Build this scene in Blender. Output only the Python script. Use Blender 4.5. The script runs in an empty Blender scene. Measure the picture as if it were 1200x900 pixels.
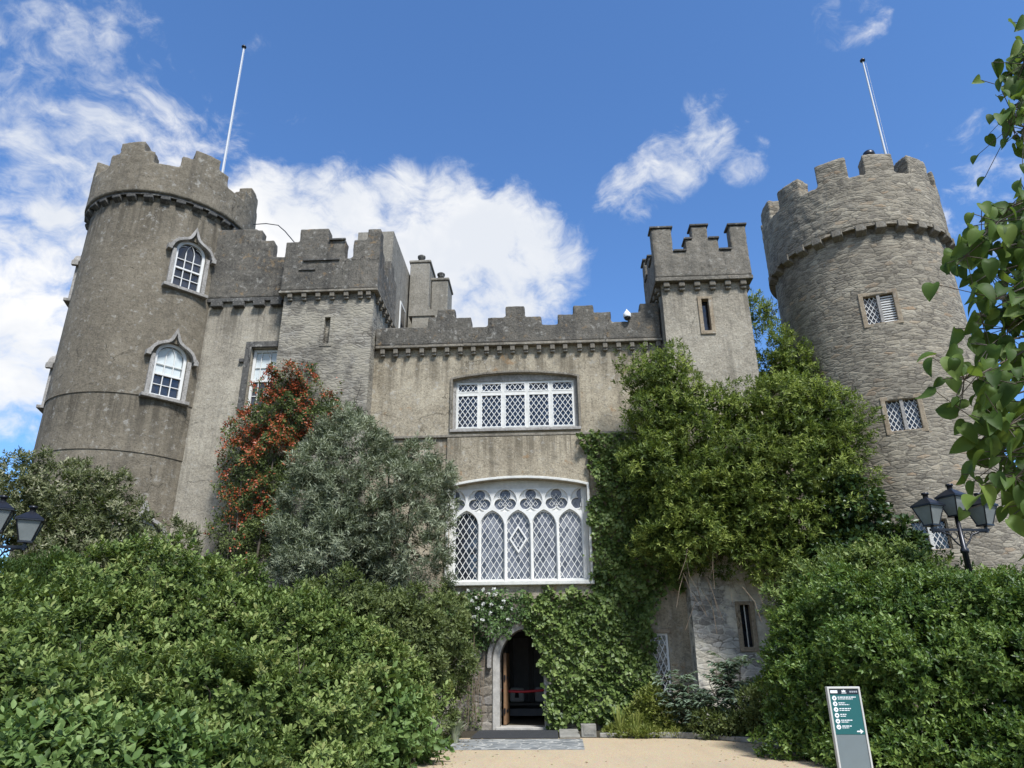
import bpy, bmesh, math, random
import numpy as np
from mathutils import Vector, Matrix, geometry
R = math.radians
SC = bpy.context.scene
COL = SC.collection
rng = np.random.default_rng(7)
random.seed(7)

# ------------------------------------------------------------------ camera
FPX, PITCH, YAW, ROLL = 835.0, 21.6, 2.82, 0.49
th, ps, ro = R(PITCH), R(YAW), R(ROLL)
DV = Vector((-math.sin(ps)*math.cos(th), math.cos(ps)*math.cos(th), math.sin(th)))
r0 = Vector((math.cos(ps), math.sin(ps), 0)); u0 = r0.cross(DV)
RV = math.cos(ro)*r0 - math.sin(ro)*u0
UV = math.cos(ro)*u0 + math.sin(ro)*r0
EYE = Vector((0, 0, 1.6))
cd = bpy.data.cameras.new('camera'); cam = bpy.data.objects.new('camera', cd); COL.objects.link(cam)
cd.sensor_width = 36; cd.lens = 36*FPX/1200; cd.clip_end = 5000; cd.clip_start = .05
cam.matrix_world = Matrix(((RV.x, UV.x, -DV.x, EYE.x), (RV.y, UV.y, -DV.y, EYE.y), (RV.z, UV.z, -DV.z, EYE.z), (0, 0, 0, 1)))
SC.camera = cam
def ray(x, y): return (DV*FPX + RV*(x-600) + UV*(450-y)).normalized()
def at(x, y, Y):
    v = ray(x, y); return EYE + v*(Y/v.y)

# ------------------------------------------------------------------ world, sun, exposure
SUN_EL, SUN_AZ = 53.0, 29.0            # azimuth: degrees to the right of straight behind the viewer
SUN_STRENGTH, SKY_STRENGTH = 2.9, 0.14
SC.view_settings.view_transform = 'Standard'; SC.view_settings.look = 'None'
SC.view_settings.exposure = 1.0; SC.view_settings.gamma = 1
SC.view_settings.use_curve_mapping = False
sd = Vector((math.sin(R(SUN_AZ))*math.cos(R(SUN_EL)), -math.cos(R(SUN_AZ))*math.cos(R(SUN_EL)), math.sin(R(SUN_EL))))
sl = bpy.data.lights.new('sun', 'SUN'); sl.energy = SUN_STRENGTH; sl.angle = R(11)        # sun softened by thin cloud; sl.color = (1, .91, .77)
so = bpy.data.objects.new('sun', sl); COL.objects.link(so); so.rotation_euler = sd.to_track_quat('Z', 'Y').to_euler()
so.location = (20, -20, 40)

class NT:
    """small helper around a node tree"""
    def __init__(s, tree): s.t = tree; s.l = tree.links
    def n(s, typ, ins=None, **kw):
        nd = s.t.nodes.new(typ)
        for k, v in kw.items(): setattr(nd, k, v)
        if ins:
            for k, v in ins.items(): s.set(nd.inputs[k], v)
        return nd
    def set(s, sock, v):
        if isinstance(v, bpy.types.NodeSocket): s.l.new(v, sock)
        elif isinstance(v, bpy.types.Node): s.l.new(v.outputs[0], sock)
        else: sock.default_value = v
    def math(s, op, a, b=None, c=None, clamp=False):
        nd = s.t.nodes.new('ShaderNodeMath'); nd.operation = op; nd.use_clamp = clamp
        for i, v in enumerate((a, b, c)):
            if v is not None: s.set(nd.inputs[i], v)
        return nd.outputs[0]
    def vmath(s, op, a, b=None, out=0):
        nd = s.t.nodes.new('ShaderNodeVectorMath'); nd.operation = op; s.set(nd.inputs[0], a)
        if b is not None: s.set(nd.inputs[1], b)
        return nd.outputs[out]
    def vscale(s, a, k):
        nd = s.t.nodes.new('ShaderNodeVectorMath'); nd.operation = 'SCALE'; s.set(nd.inputs[0], a); nd.inputs['Scale'].default_value = k
        return nd.outputs[0]
    def maprange(s, v, a, b, c=0., d=1., kind='SMOOTHSTEP'):
        nd = s.t.nodes.new('ShaderNodeMapRange'); nd.interpolation_type = kind
        for i, q in enumerate((v, a, b, c, d)): s.set(nd.inputs[i], q)
        return nd.outputs[0]
    def mix(s, f, a, b, kind='MIX'):
        nd = s.t.nodes.new('ShaderNodeMix'); nd.data_type = 'RGBA'; nd.blend_type = kind
        s.set(nd.inputs[0], f); s.set(nd.inputs[6], a); s.set(nd.inputs[7], b)
        return nd.outputs[2]
    def noise(s, vec, scale, detail=4, rough=.55, dist=0., out='Fac'):
        nd = s.t.nodes.new('ShaderNodeTexNoise'); s.set(nd.inputs['Vector'], vec)
        nd.inputs['Scale'].default_value = scale; nd.inputs['Detail'].default_value = detail
        nd.inputs['Roughness'].default_value = rough; nd.inputs['Distortion'].default_value = dist
        return nd.outputs[out]
    def ramp(s, v, stops, interp='LINEAR'):
        nd = s.t.nodes.new('ShaderNodeValToRGB'); cr = nd.color_ramp; cr.interpolation = interp
        while len(cr.elements) < len(stops): cr.elements.new(.5)
        for e, (p, c) in zip(cr.elements, stops): e.position = p; e.color = (*c, 1) if len(c) == 3 else c
        s.set(nd.inputs[0], v); return nd.outputs[0]

W = bpy.data.worlds.new('World'); SC.world = W; W.use_nodes = True
wt = NT(W.node_tree); W.node_tree.nodes.clear()
sky = wt.n('ShaderNodeTexSky', sky_type='NISHITA', sun_disc=False, sun_elevation=R(SUN_EL), sun_rotation=R(180-SUN_AZ),
           air_density=1.0, dust_density=.3, ozone_density=2.2)
tc = wt.n('ShaderNodeTexCoord'); dirv = wt.vmath('NORMALIZE', tc.outputs['Generated'])
# cloud banks: (px, py, angular radius in degrees, weight) turned into world directions
BANKS = [(30, 320, 6.5, .70), (75, 235, 4.5, .50), (-60, 390, 9, .82), (150, 130, 5, .46), (110, 70, 4.5, .42), (210, 150, 5, .50), (250, 190, 4, .46),
         (150, 40, 3.5, .42), (30, 120, 4.5, .42), (30, 440, 5, .6), (-40, 140, 5, .4),
         (330, 270, 5.2, .85), (400, 268, 4.8, .9), (460, 272, 4.8, .9), (530, 285, 5, .95), (600, 290, 4.5, .85), (650, 310, 4, .7),
         (560, 345, 5, .9), (640, 350, 3, .6), (480, 340, 6, 1.), (690, 270, 2.2, .35), (300, 330, 6, .9),
         (820, 150, 3.0, .62), (780, 190, 2.9, .65), (740, 225, 2.6, .58), (850, 135, 2., .45), (870, 185, 2., .42), (720, 245, 2, .4), (790, 165, 2.4, .5),
         (1005, 12, 2.6, .50), (980, 30, 2, .44), (1150, 165, 3, .45), (1170, 225, 3.5, .55), (1210, 230, 4, .6), (1100, 10, 2.5, .36), (355, 140, 2.2, .40),
         (900, 100, 2, .3), (1190, 60, 3, .35), (1080, 180, 2, .3), (300, 60, 2, .34)]
acc = None
for (x, y, a, w) in BANKS:
    d = ray(x, y)
    q = wt.vmath('DOT_PRODUCT', dirv, tuple(d), out=1)
    m = wt.maprange(q, math.cos(R(a*1.55)), math.cos(R(a*.25)), 0., w)
    acc = m if acc is None else wt.math('MAXIMUM', acc, m)
# unseen cloud added behind the viewer for soft white light on the front
sepd = wt.n('ShaderNodeSeparateXYZ', {'Vector': dirv})
acc = wt.math('MAXIMUM', acc, wt.maprange(sepd.outputs[1], .25, -.35, 0., .62))
wv = wt.vmath('ADD', dirv, wt.vscale(wt.noise(dirv, 7, 3, .6, out='Color'), .09))
sv = wt.n('ShaderNodeMapping', {'Vector': wv, 'Scale': (1., 1., 1.5), 'Rotation': (0, R(25), 0)}).outputs[0]
f1 = wt.noise(sv, 5.5, 12, .63, .25); f2 = wt.noise(sv, 19, 8, .62, .3)
fb = wt.math('ADD', wt.math('MULTIPLY', wt.math('SUBTRACT', f1, .5), 1.75), wt.math('MULTIPLY', wt.math('SUBTRACT', f2, .5), .75))
dens = wt.math('ADD', acc, fb)
alpha = wt.maprange(dens, .40, .90)
alpha = wt.math('MULTIPLY', alpha, wt.maprange(acc, .02, .3))
shade = wt.maprange(wt.noise(sv, 4, 5, .6), .38, .62, .0, 1.0)
ccol = wt.mix(shade, (2.95, 3.08, 3.3, 1), (3.85, 3.82, 3.76, 1))
skyc = wt.mix(1.0, sky.outputs[0], (.43, .61, .80, 1), 'MULTIPLY')
wcol = wt.mix(wt.math('MULTIPLY', alpha, .97), skyc, ccol)
bg = wt.n('ShaderNodeBackground', {'Color': wcol, 'Strength': SKY_STRENGTH})
wo = wt.n('ShaderNodeOutputWorld'); wt.l.new(bg.outputs[0], wo.inputs[0])

# ------------------------------------------------------------------ scene helpers
WM = {}
def place(o, parent=None, mw=None):
    mw = mw or Matrix.Identity(4)
    COL.objects.link(o); WM[o.name] = mw
    if parent is not None:
        o.parent = parent; o.matrix_parent_inverse = WM[parent.name].inverted()
    o.matrix_basis = mw
    return o
def tag(o, label=None, cat=None, group=None, kind=None):
    if label: o['label'] = label
    if cat: o['category'] = cat
    if group: o['group'] = group
    if kind: o['kind'] = kind
    return o
def empty(name, loc, label, cat, group=None, rz=0):
    o = bpy.data.objects.new(name, None); o.empty_display_size = .3
    place(o, None, Matrix.Translation(loc) @ Matrix.Rotation(rz, 4, 'Z'))
    return tag(o, label, cat, group)
def copy_tree(o, loc, rz=0.):
    """a copy of a thing, its parts and their sub-parts, moved to loc"""
    def rec(s, par):
        c = s.copy(); COL.objects.link(c)
        if par is not None: c.parent = par
        for k in [k for k in KIDS.get(s.name, [])]: rec(k, c)
        return c
    r = rec(o, None); r.location = loc; r.rotation_euler = (0, 0, rz); return r
KIDS = {}

def pin(x, z, poly):
    r = False; n = len(poly)
    for i in range(n):
        x1, z1 = poly[i][:2]; x2, z2 = poly[(i+1) % n][:2]
        if (z1 > z) != (z2 > z) and x < (x2-x1)*(z-z1)/(z2-z1)+x1: r = not r
    return r
class MB:
    """collects faces for ONE mesh"""
    def __init__(s): s.v = []; s.f = []; s.m = []; s.sm = []
    def add(s, vs, fs, mi=0, smooth=False):
        b = len(s.v); s.v += [tuple(v) for v in vs]
        for f in fs: s.f.append(tuple(b+i for i in f)); s.m.append(mi); s.sm.append(smooth)
    def box(s, x0, x1, y0, y1, z0, z1, mi=0, M=None):
        vs = [(x0,y0,z0),(x1,y0,z0),(x1,y1,z0),(x0,y1,z0),(x0,y0,z1),(x1,y0,z1),(x1,y1,z1),(x0,y1,z1)]
        if M: vs = [M @ Vector(v) for v in vs]
        s.add(vs, [(3,2,1,0),(4,5,6,7),(0,1,5,4),(1,2,6,5),(2,3,7,6),(3,0,4,7)], mi)
    def prism(s, outer, holes=(), y0=0., y1=.1, mi=0, M=None):
        """polygon in x,z with holes, extruded from y0 (front) to y1"""
        loops = [list(outer)] + [list(h) for h in holes]
        flat = [p for l in loops for p in l]; n = len(flat)
        if holes:
            ed = []; o = 0
            for l in loops: ed += [(o+i, o+(i+1) % len(l)) for i in range(len(l))]; o += len(l)
            cv, ce, cf, ov, oe, of = geometry.delaunay_2d_cdt([Vector((p[0], p[1])) for p in flat], ed, [], 0, 1e-5)
            back = [o_[0] if o_ else 0 for o_ in ov]; tris = []
            for f in cf:
                gx = sum(cv[i].x for i in f)/3; gz = sum(cv[i].y for i in f)/3
                if pin(gx, gz, loops[0]) and not any(pin(gx, gz, h) for h in loops[1:]): tris.append(tuple(back[i] for i in f))
        else:
            tris = geometry.tessellate_polygon([[Vector((p[0], p[1], 0)) for p in l] for l in loops])
        vs = [(p[0], y0, p[1]) for p in flat] + [(p[0], y1, p[1]) for p in flat]
        if M: vs = [M @ Vector(v) for v in vs]
        fs = []
        for t in tris:
            a, b, c = (flat[i] for i in t)
            cr = (b[0]-a[0])*(c[1]-a[1]) - (b[1]-a[1])*(c[0]-a[0])
            t = tuple(t) if cr > 0 else tuple(reversed(t))
            fs.append(t); fs.append(tuple(i+n for i in reversed(t)))
        o = 0
        for k, l in enumerate(loops):
            ar = sum(l[i-1][0]*l[i][1]-l[i][0]*l[i-1][1] for i in range(len(l)))
            for i in range(len(l)):
                a, b = o+i, o+(i+1) % len(l)
                q = (a, a+n, b+n, b)
                if (ar > 0) == (k > 0): q = q[::-1]
                fs.append(q)
            o += len(l)
        s.add(vs, fs, mi)
    def tube(s, pts, r, seg=8, mi=0, cap=True):
        pts = [Vector(p) for p in pts]; rr = r if isinstance(r, (list, tuple)) else [r]*len(pts)
        rings = []; ref = None
        for i, p in enumerate(pts):
            t = (pts[min(i+1, len(pts)-1)]-pts[max(i-1, 0)]).normalized()
            if ref is None: ref = Vector((0, 0, 1)) if abs(t.z) < .9 else Vector((1, 0, 0))
            a = (ref - t*ref.dot(t)).normalized(); b = t.cross(a); ref = a
            rings.append([p + (a*math.cos(2*math.pi*k/seg) + b*math.sin(2*math.pi*k/seg))*rr[i] for k in range(seg)])
        vs = [v for g in rings for v in g]; fs = []
        for i in range(len(pts)-1):
            for k in range(seg):
                k2 = (k+1) % seg; fs.append((i*seg+k, i*seg+k2, (i+1)*seg+k2, (i+1)*seg+k))
        s.add(vs, fs, mi, True)
        if cap: s.add(rings[0], [tuple(reversed(range(seg)))], mi); s.add(rings[-1], [tuple(range(seg))], mi)
    def lathe(s, prof, c=(0, 0, 0), seg=16, mi=0, smooth=True, rot=0.):
        vs = []; fs = []; n = len(prof)
        for k in range(seg):
            a = 2*math.pi*k/seg + rot
            vs += [(c[0]+r*math.cos(a), c[1]+r*math.sin(a), c[2]+z) for r, z in prof]
        for k in range(seg):
            k2 = (k+1) % seg
            for i in range(n-1): fs.append((k*n+i, k2*n+i, k2*n+i+1, k*n+i+1))
        s.add(vs, fs, mi, smooth)
    def build(s, name, mats, parent=None, mw=None, bevel=0.):
        me = bpy.data.meshes.new(name); me.from_pydata(s.v, [], s.f)
        for m in (mats if isinstance(mats, (list, tuple)) else [mats]): me.materials.append(m)
        me.polygons.foreach_set('material_index', s.m); me.polygons.foreach_set('use_smooth', s.sm)
        me.update()
        o = bpy.data.objects.new(name, me); place(o, parent, mw)
        if parent is not None: KIDS.setdefault(parent.name, []).append(o)
        if bevel:
            b = o.modifiers.new('bevel', 'BEVEL'); b.width = bevel; b.segments = 2; b.limit_method = 'ANGLE'; b.angle_limit = R(40)
        return o

# ------------------------------------------------------------------ materials
def new_mat(name):
    m = bpy.data.materials.new(name); m.use_nodes = True; t = NT(m.node_tree); m.node_tree.nodes.clear()
    p = t.n('ShaderNodeBsdfPrincipled'); o = t.n('ShaderNodeOutputMaterial'); t.l.new(p.outputs[0], o.inputs[0])
    return m, t, p, o
def plain(name, col, rough=.6, metal=0., bump=0., bscale=40, spec=.5, var=.0):
    m, t, p, o = new_mat(name)
    tcn = t.n('ShaderNodeTexCoord').outputs['Object']
    f = t.noise(tcn, 6, 5, .6)
    c2 = tuple(c*(1-var) for c in col); c3 = tuple(min(1, c*(1+var)) for c in col)
    t.set(p.inputs['Base Color'], t.ramp(f, [(.3, c2), (.7, c3)]) if var else (*col, 1))
    p.inputs['Roughness'].default_value = rough; p.inputs['Metallic'].default_value = metal
    p.inputs['Specular IOR Level'].default_value = spec
    if bump:
        b = t.n('ShaderNodeBump', {'Height': t.noise(tcn, bscale, 4, .6), 'Strength': bump, 'Distance': .02}); t.l.new(b.outputs[0], p.inputs['Normal'])
    return m
def render_coat(t, co, dark, light, stain, scale=1.0, runs=()):
    """weathered lime render: mottling, grain, vertical wash-down stains"""
    big = t.noise(co, .55*scale, 6, .62, .3); mid = t.noise(co, 3.2*scale, 8, .68); fine = t.noise(co, 13*scale, 5, .75)
    f = t.math('ADD', t.math('MULTIPLY', big, .6), t.math('MULTIPLY', mid, .4))
    base = t.ramp(f, [(.40, dark), (.5, tuple((a+b)/2 for a, b in zip(dark, light))), (.60, light)])
    bl = t.noise(co, .9*scale, 5, .6, .5)
    base = t.mix(t.maprange(bl, .40, .60, .34, 0.), base, tuple(c*.78 for c in dark)+(1,))
    base = t.mix(t.maprange(fine, .35, .7, 0., .38), base, tuple(c*1.5 for c in light)+(1,))
    base = t.mix(t.maprange(t.noise(co, 20*scale, 4, .7), .52, .66, 0., .65), base, tuple(c*.45 for c in dark)+(1,))
    mp = t.n('ShaderNodeMapping', {'Vector': co, 'Scale': (2.2, 2.2, .16)}).outputs[0]
    st = t.maprange(t.noise(mp, 1.3, 6, .62), .5, .68)
    base = t.mix(t.math('MULTIPLY', st, .5), base, (*stain, 1))
    zc = t.n('ShaderNodeSeparateXYZ', {'Vector': co}).outputs[2]
    mp2 = t.n('ShaderNodeMapping', {'Vector': co, 'Scale': (4.5, 4.5, .22)}).outputs[0]; rn = t.noise(mp2, 1., 6, .68)
    for (za, zb) in runs:                                           # dirt washed down below a ledge, ending raggedly
        m_ = t.math('MULTIPLY', t.maprange(t.math('ADD', zc, t.math('MULTIPLY', rn, 1.6)), za+.5, zb+.8, 0., 1.), t.math('LESS_THAN', zc, zb))
        base = t.mix(t.math('MULTIPLY', m_, t.maprange(rn, .44, .60, .12, .8)), base, tuple(c*.62 for c in dark)+(1,))
    cd_ = t.vmath('ADD', co, t.vscale(t.noise(co, 2.5, 4, .6, out='Color'), .5))
    ck = t.n('ShaderNodeTexVoronoi', {'Vector': cd_, 'Scale': .42}, feature='DISTANCE_TO_EDGE').outputs['Distance']
    base = t.mix(t.math('MULTIPLY', t.maprange(ck, .002, .007, .75, 0.), t.maprange(t.noise(co, .7, 3), .5, .6)), base, tuple(c*.4 for c in dark)+(1,))
    li = t.maprange(t.noise(co, 5, 7, .75), .55, .66, 0., .55)
    base = t.mix(li, base, (.42, .40, .35, 1))
    h = t.math('ADD', t.math('MULTIPLY', t.noise(co, 30*scale, 6, .75), .55), t.math('MULTIPLY', mid, 1.2))
    return base, h
def rubble_coat(t, co, stops, mortar, sx=2.0, sz=5.2, mort=.05, slabs=1.):
    """coursed rubble: flat irregular stones in pale mortar"""
    dn = t.vscale(t.vmath('SUBTRACT', t.noise(co, 1.7, 4, .6, out='Color'), (.5, .5, .5)), 1.)
    dn = t.vmath('MULTIPLY', dn, (.30, .30, .075))
    dco = t.vmath('ADD', co, dn)
    mp = t.n('ShaderNodeMapping', {'Vector': dco, 'Scale': (sx, sx, sz)}).outputs[0]
    v1 = t.n('ShaderNodeTexVoronoi', {'Vector': mp, 'Scale': 1., 'Randomness': .95}, feature='F1')
    v2 = t.n('ShaderNodeTexVoronoi', {'Vector': mp, 'Scale': 1., 'Randomness': .95}, feature='DISTANCE_TO_EDGE')
    sep = t.n('ShaderNodeSeparateColor', {'Color': v1.outputs['Color']})
    base = t.ramp(sep.outputs[0], stops)
    fine = t.noise(co, 22, 6, .7)
    base = t.mix(t.maprange(fine, .3, .75, 0., .6), base, t.mix(.5, base, (.42, .40, .36, 1)))
    base = t.mix(t.maprange(t.noise(co, 12, 6, .7), .52, .68, 0., .55), base, (.075, .066, .052, 1))
    base = t.mix(t.maprange(t.noise(co, .8, 6, .65, .4), .38, .62, .42, 0.), base, (.11, .096, .074, 1))
    big = t.noise(co, .7, 5, .6)
    edge = t.maprange(t.math('ADD', v2.outputs['Distance'], t.math('MULTIPLY', t.math('SUBTRACT', fine, .5), .10)), .01, mort*1.7, 1., 0.)
    base = t.mix(t.math('MULTIPLY', edge, .8), base, t.mix(t.maprange(t.noise(co, 2.6, 5, .7), .42, .56), (.075, .065, .05, 1), (*mortar, 1)))
    slab = t.noise(t.n('ShaderNodeMapping', {'Vector': dco, 'Scale': (1.6, 1.6, 13.)}).outputs[0], 1.4, 6, .65)
    base = t.mix(t.maprange(slab, .53, .62, 0., .75*slabs), base, (.065, .058, .048, 1))
    base = t.mix(t.maprange(slab, .36, .45, .45*slabs, 0.), base, (.42, .385, .31, 1))
    h = t.math('ADD', t.math('MULTIPLY', t.maprange(v2.outputs['Distance'], 0., .22), .55),
               t.math('ADD', t.math('MULTIPLY', fine, .6), t.math('SUBTRACT', t.math('MULTIPLY', sep.outputs[1], .35), t.math('MULTIPLY', slab, .55*slabs))))
    return base, h, big
def finish(t, p, base, h, strength=.8, dist=.03, rough=.92):
    t.set(p.inputs['Base Color'], base); p.inputs['Roughness'].default_value = rough
    p.inputs['Specular IOR Level'].default_value = .25
    b = t.n('ShaderNodeBump', {'Height': h, 'Strength': strength, 'Distance': dist}); t.l.new(b.outputs[0], p.inputs['Normal'])
def objco(t): return t.n('ShaderNodeTexCoord').outputs['Object']

def mk_render(name, dark, light, stain, s=.8, d=.03, lichen=0., runs=()):
    m, t, p, o = new_mat(name); co = objco(t)
    b, h = render_coat(t, co, dark, light, stain, 1., runs)
    if lichen:
        b = t.mix(t.maprange(t.noise(co, 4, 6, .7), .57, .68, 0., lichen), b, (.30, .20, .10, 1))
    finish(t, p, b, h, s, d); return m
M_TOWER = mk_render('dark pebbledash render', (.125, .106, .077), (.215, .184, .135), (.088, .077, .060), .9, .05, 0., ((14.4, 16.3), (7.9, 9.38)))
M_PARA = mk_render('weathered parapet stone', (.075, .070, .060), (.165, .148, .120), (.05, .047, .042), 1., .06, .55)
M_PARA2 = mk_render('turret parapet stone', (.115, .105, .085), (.23, .205, .165), (.07, .065, .055), 1., .06, .2)
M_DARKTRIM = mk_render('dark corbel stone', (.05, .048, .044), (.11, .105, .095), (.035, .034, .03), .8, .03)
M_TRIM = mk_render('grey dressed stone', (.20, .185, .165), (.36, .34, .31), (.13, .12, .10), .5, .02)
M_CORB = mk_render('weathered corbel stone', (.12, .105, .082), (.25, .222, .175), (.085, .075, .06), .7, .03)
M_BROWNTRIM = mk_render('brown sandstone trim', (.20, .155, .105), (.33, .27, .19), (.14, .11, .08), .5, .02)
M_TURRET = mk_render('pale turret render', (.24, .21, .16), (.42, .375, .295), (.15, .132, .10), 1., .05, 0., ((11.2, 12.8),))
M_LWALL = mk_render('pale stained render', (.20, .175, .135), (.38, .34, .265), (.085, .076, .062), .9, .04, 0., ((11.2, 13.0),))

# front wall: beige render above, rubble showing below, rust stains
m, t, p, o = new_mat('front wall render'); co = objco(t)
b1, h1 = render_coat(t, co, (.215, .180, .126), (.425, .37, .272), (.125, .104, .073), 1., ((9.7, 11.0), (7.3, 8.2)))
b1 = t.mix(t.maprange(t.noise(co, 1.1, 6, .65, .4), .57, .70, 0., .6), b1, (.115, .10, .075, 1))
b1 = t.mix(t.maprange(t.noise(co, 2.1, 6, .6), .62, .70, 0., .5), b1, (.27, .15, .06, 1))
b2, h2, _ = rubble_coat(t, co, [(.1, (.17, .14, .10)), (.4, (.26, .22, .17)), (.7, (.34, .31, .27)), (.95, (.22, .20, .18))], (.33, .30, .25), 2.4, 4.6, .05, .25)
sz = t.n('ShaderNodeSeparateXYZ', {'Vector': co}).outputs[2]
zf = t.maprange(t.math('ADD', sz, t.math('MULTIPLY', t.noise(co, 1.5, 4), 1.2)), 3.6, 4.4)
zf = t.math('MAXIMUM', zf, t.maprange(t.n('ShaderNodeSeparateXYZ', {'Vector': co}).outputs[0], 1.6, 2.4))
finish(t, p, t.mix(zf, b2, b1), t.mix(zf, h2, h1), .85, .04); M_FRONT = m

def mk_rubble(name, stops, mortar, sx=2., sz=5.2, mort=.05, s=.9, d=.05, wash=None, slabs=1., patch=None):
    m, t, p, o = new_mat(name); co = objco(t)
    b, h, big = rubble_coat(t, co, stops, mortar, sx, sz, mort, slabs)
    if wash:
        b = t.mix(t.maprange(t.noise(co, 1.2, 7, .68, .4), .42, .56, 0., .85), b, (*wash, 1))
    if patch: b = t.mix(t.maprange(t.noise(co, .9, 7, .7, .3), .50, .62, 0., .7), b, (*patch, 1))
    finish(t, p, b, h, s, d); return m
M_RTOWER = mk_rubble('rubble tower stone', [(.0, (.125, .105, .075)), (.2, (.185, .157, .112)), (.45, (.228, .193, .137)), (.7, (.275, .235, .168)), (.92, (.35, .305, .222)), (1., (.28, .185, .10))],
                     (.29, .256, .196), 3.4, 9.5, .06, .55, .03, slabs=.45)
M_BLOCK = mk_rubble('rubble stair block stone', [(.0, (.12, .105, .082)), (.35, (.18, .16, .125)), (.7, (.25, .225, .18)), (1., (.34, .31, .255))],
                    (.28, .26, .22), 3.6, 10.0, .08, .6, .03, (.29, .262, .205), .5, (.10, .092, .076))
M_TURLOW = mk_rubble('whitewashed rubble', [(.0, (.20, .19, .17)), (.4, (.33, .31, .28)), (.8, (.45, .43, .39)), (1., (.52, .5, .46))],
                     (.50, .48, .41), 3.4, 7.5, .06, .5, .03, (.62, .57, .455), .12, (.34, .30, .23))
M_REAR = mk_render('rear wall render', (.17, .155, .125), (.27, .245, .20), (.12, .11, .09), .7, .03)

M_WHITE = plain('white painted timber', (.64, .63, .59), .45, bump=.15, bscale=25, var=.06)
M_WHITEST = plain('painted white stone', (.56, .55, .50), .7, bump=.4, bscale=30, var=.12)
M_BLACKIRON = plain('black painted iron', (.014, .015, .02), .35, .3, spec=.6, var=.2)
def glass_mat(name, col, rough=.06, spec=.8):
    m, t, p, o = new_mat(name); co = objco(t)
    v = t.noise(co, 2.3, 3, .6)
    t.set(p.inputs['Base Color'], t.ramp(v, [(.35, tuple(c*.45 for c in col)), (.65, tuple(c*1.5 for c in col))]))
    p.inputs['Roughness'].default_value = rough; p.inputs['Specular IOR Level'].default_value = spec
    b = t.n('ShaderNodeBump', {'Height': t.noise(co, 5, 2), 'Strength': .25, 'Distance': .02}); t.l.new(b.outputs[0], p.inputs['Normal'])
    return m
M_GLASS = glass_mat('dark window glass', (.02, .023, .03))
m, t, p, o = new_mat('leaded glass with painted reflection'); co = objco(t)
sx_ = t.n('ShaderNodeSeparateXYZ', {'Vector': co}); qx = t.math('DIVIDE', sx_.outputs[0], .182); qz = t.math('DIVIDE', t.math('SUBTRACT', sx_.outputs[2], 4.925), .285)
uv_ = t.n('ShaderNodeCombineXYZ', {0: t.math('FLOOR', t.math('SUBTRACT', qx, qz)), 1: t.math('FLOOR', t.math('ADD', qx, qz))})
wn = t.n('ShaderNodeTexWhiteNoise', {'Vector': uv_}).outputs['Value']
t.set(p.inputs['Base Color'], t.ramp(t.math('ADD', t.math('MULTIPLY', wn, .6), t.math('MULTIPLY', t.noise(co, 1.2, 3), .5)), [(.12, (.02, .022, .028)), (.3, (.07, .075, .09)), (.6, (.13, .135, .155)), (.9, (.19, .195, .21))]))  # grey reflections painted into the base colour, varying from quarry to quarry
p.inputs['Roughness'].default_value = .15; p.inputs['Specular IOR Level'].default_value = .55
M_GLASSLIT = m
M_BLIND = plain('pale roller blind', (.52, .56, .55), .6, var=.05)
M_LANTGLASS = plain('frosted lantern glass', (.20, .215, .205), .25, var=.12)
M_POLE = plain('white flagpole paint', (.50, .51, .52), .5)
M_WOOD = plain('golden oak door', (.19, .105, .048), .55, bump=.3, bscale=30, var=.25)
M_BARK = plain('grey brown bark', (.09, .072, .052), .9, bump=.8, bscale=25, var=.35)
M_DARKBARK = plain('dark bark', (.05, .04, .032), .9, bump=.8, bscale=25, var=.35)
M_STRAW = plain('bare dry stems', (.20, .15, .10), .9, var=.3)
M_HALL = plain('hall plaster', (.20, .20, .21), .8, var=.1)
M_HALLDARK = plain('dark hall timber', (.02, .017, .014), .5)
M_HALLFLOOR = plain('hall mat floor', (.12, .10, .06), .9, var=.2)
M_CUSHION = plain('white cushion cloth', (.55, .54, .52), .9)
M_CUSHDARK = plain('dark cushion print', (.04, .03, .03), .9)
M_RED = plain('red rope', (.36, .012, .02), .6)
M_BRASS = plain('brass post', (.25, .17, .06), .35, .8)
M_MAT = plain('black rubber mat', (.028, .030, .033), .85, bump=.6, bscale=90, var=.2)
M_SLAB = plain('pale stone slab', (.38, .36, .32), .85, bump=.5, bscale=18, var=.2)
M_STEP = plain('worn grey stone', (.23, .22, .19), .9, bump=.6, bscale=16, var=.3)
M_CCTV = plain('white camera housing', (.75, .76, .76), .35)
M_FRAMEGREY = plain('pale grey powder coat', (.52, .51, .47), .45)
M_PANELGREY = plain('mid grey panel', (.15, .18, .185), .4, var=.04)
M_TEAL = plain('dark teal sign panel', (.013, .105, .105), .4)
M_SIGNDARK = plain('dark sign header', (.012, .02, .03), .4)
M_SIGNWHITE = plain('white sign print', (.80, .82, .82), .5)
M_SIGNGREY = plain('grey sign print', (.32, .34, .36), .5)

# ground materials
m, t, p, o = new_mat('sandy gravel path'); co = objco(t)
g = t.noise(co, 60, 4, .8); g2 = t.noise(co, .8, 5, .6); g3 = t.n('ShaderNodeTexVoronoi', {'Vector': co, 'Scale': 70.}).outputs['Color']
base = t.ramp(g, [(.3, (.33, .25, .155)), (.55, (.46, .36, .235)), (.75, (.58, .48, .34))])
base = t.mix(t.maprange(g2, .4, .65, 0., .4), base, (.40, .33, .23, 1))
base = t.mix(.35, base, g3, 'SOFT_LIGHT')
base = t.mix(t.maprange(t.noise(t.n('ShaderNodeMapping', {'Vector': co, 'Scale': (1.6, .35, 1)}).outputs[0], 1.2, 6, .65), .48, .66, 0., .22), base, (.30, .235, .155, 1))
finish(t, p, base, t.math('ADD', g, g2), .35, .01, .95); M_PATH = m
m, t, p, o = new_mat('soil with leaf litter'); co = objco(t)
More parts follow.
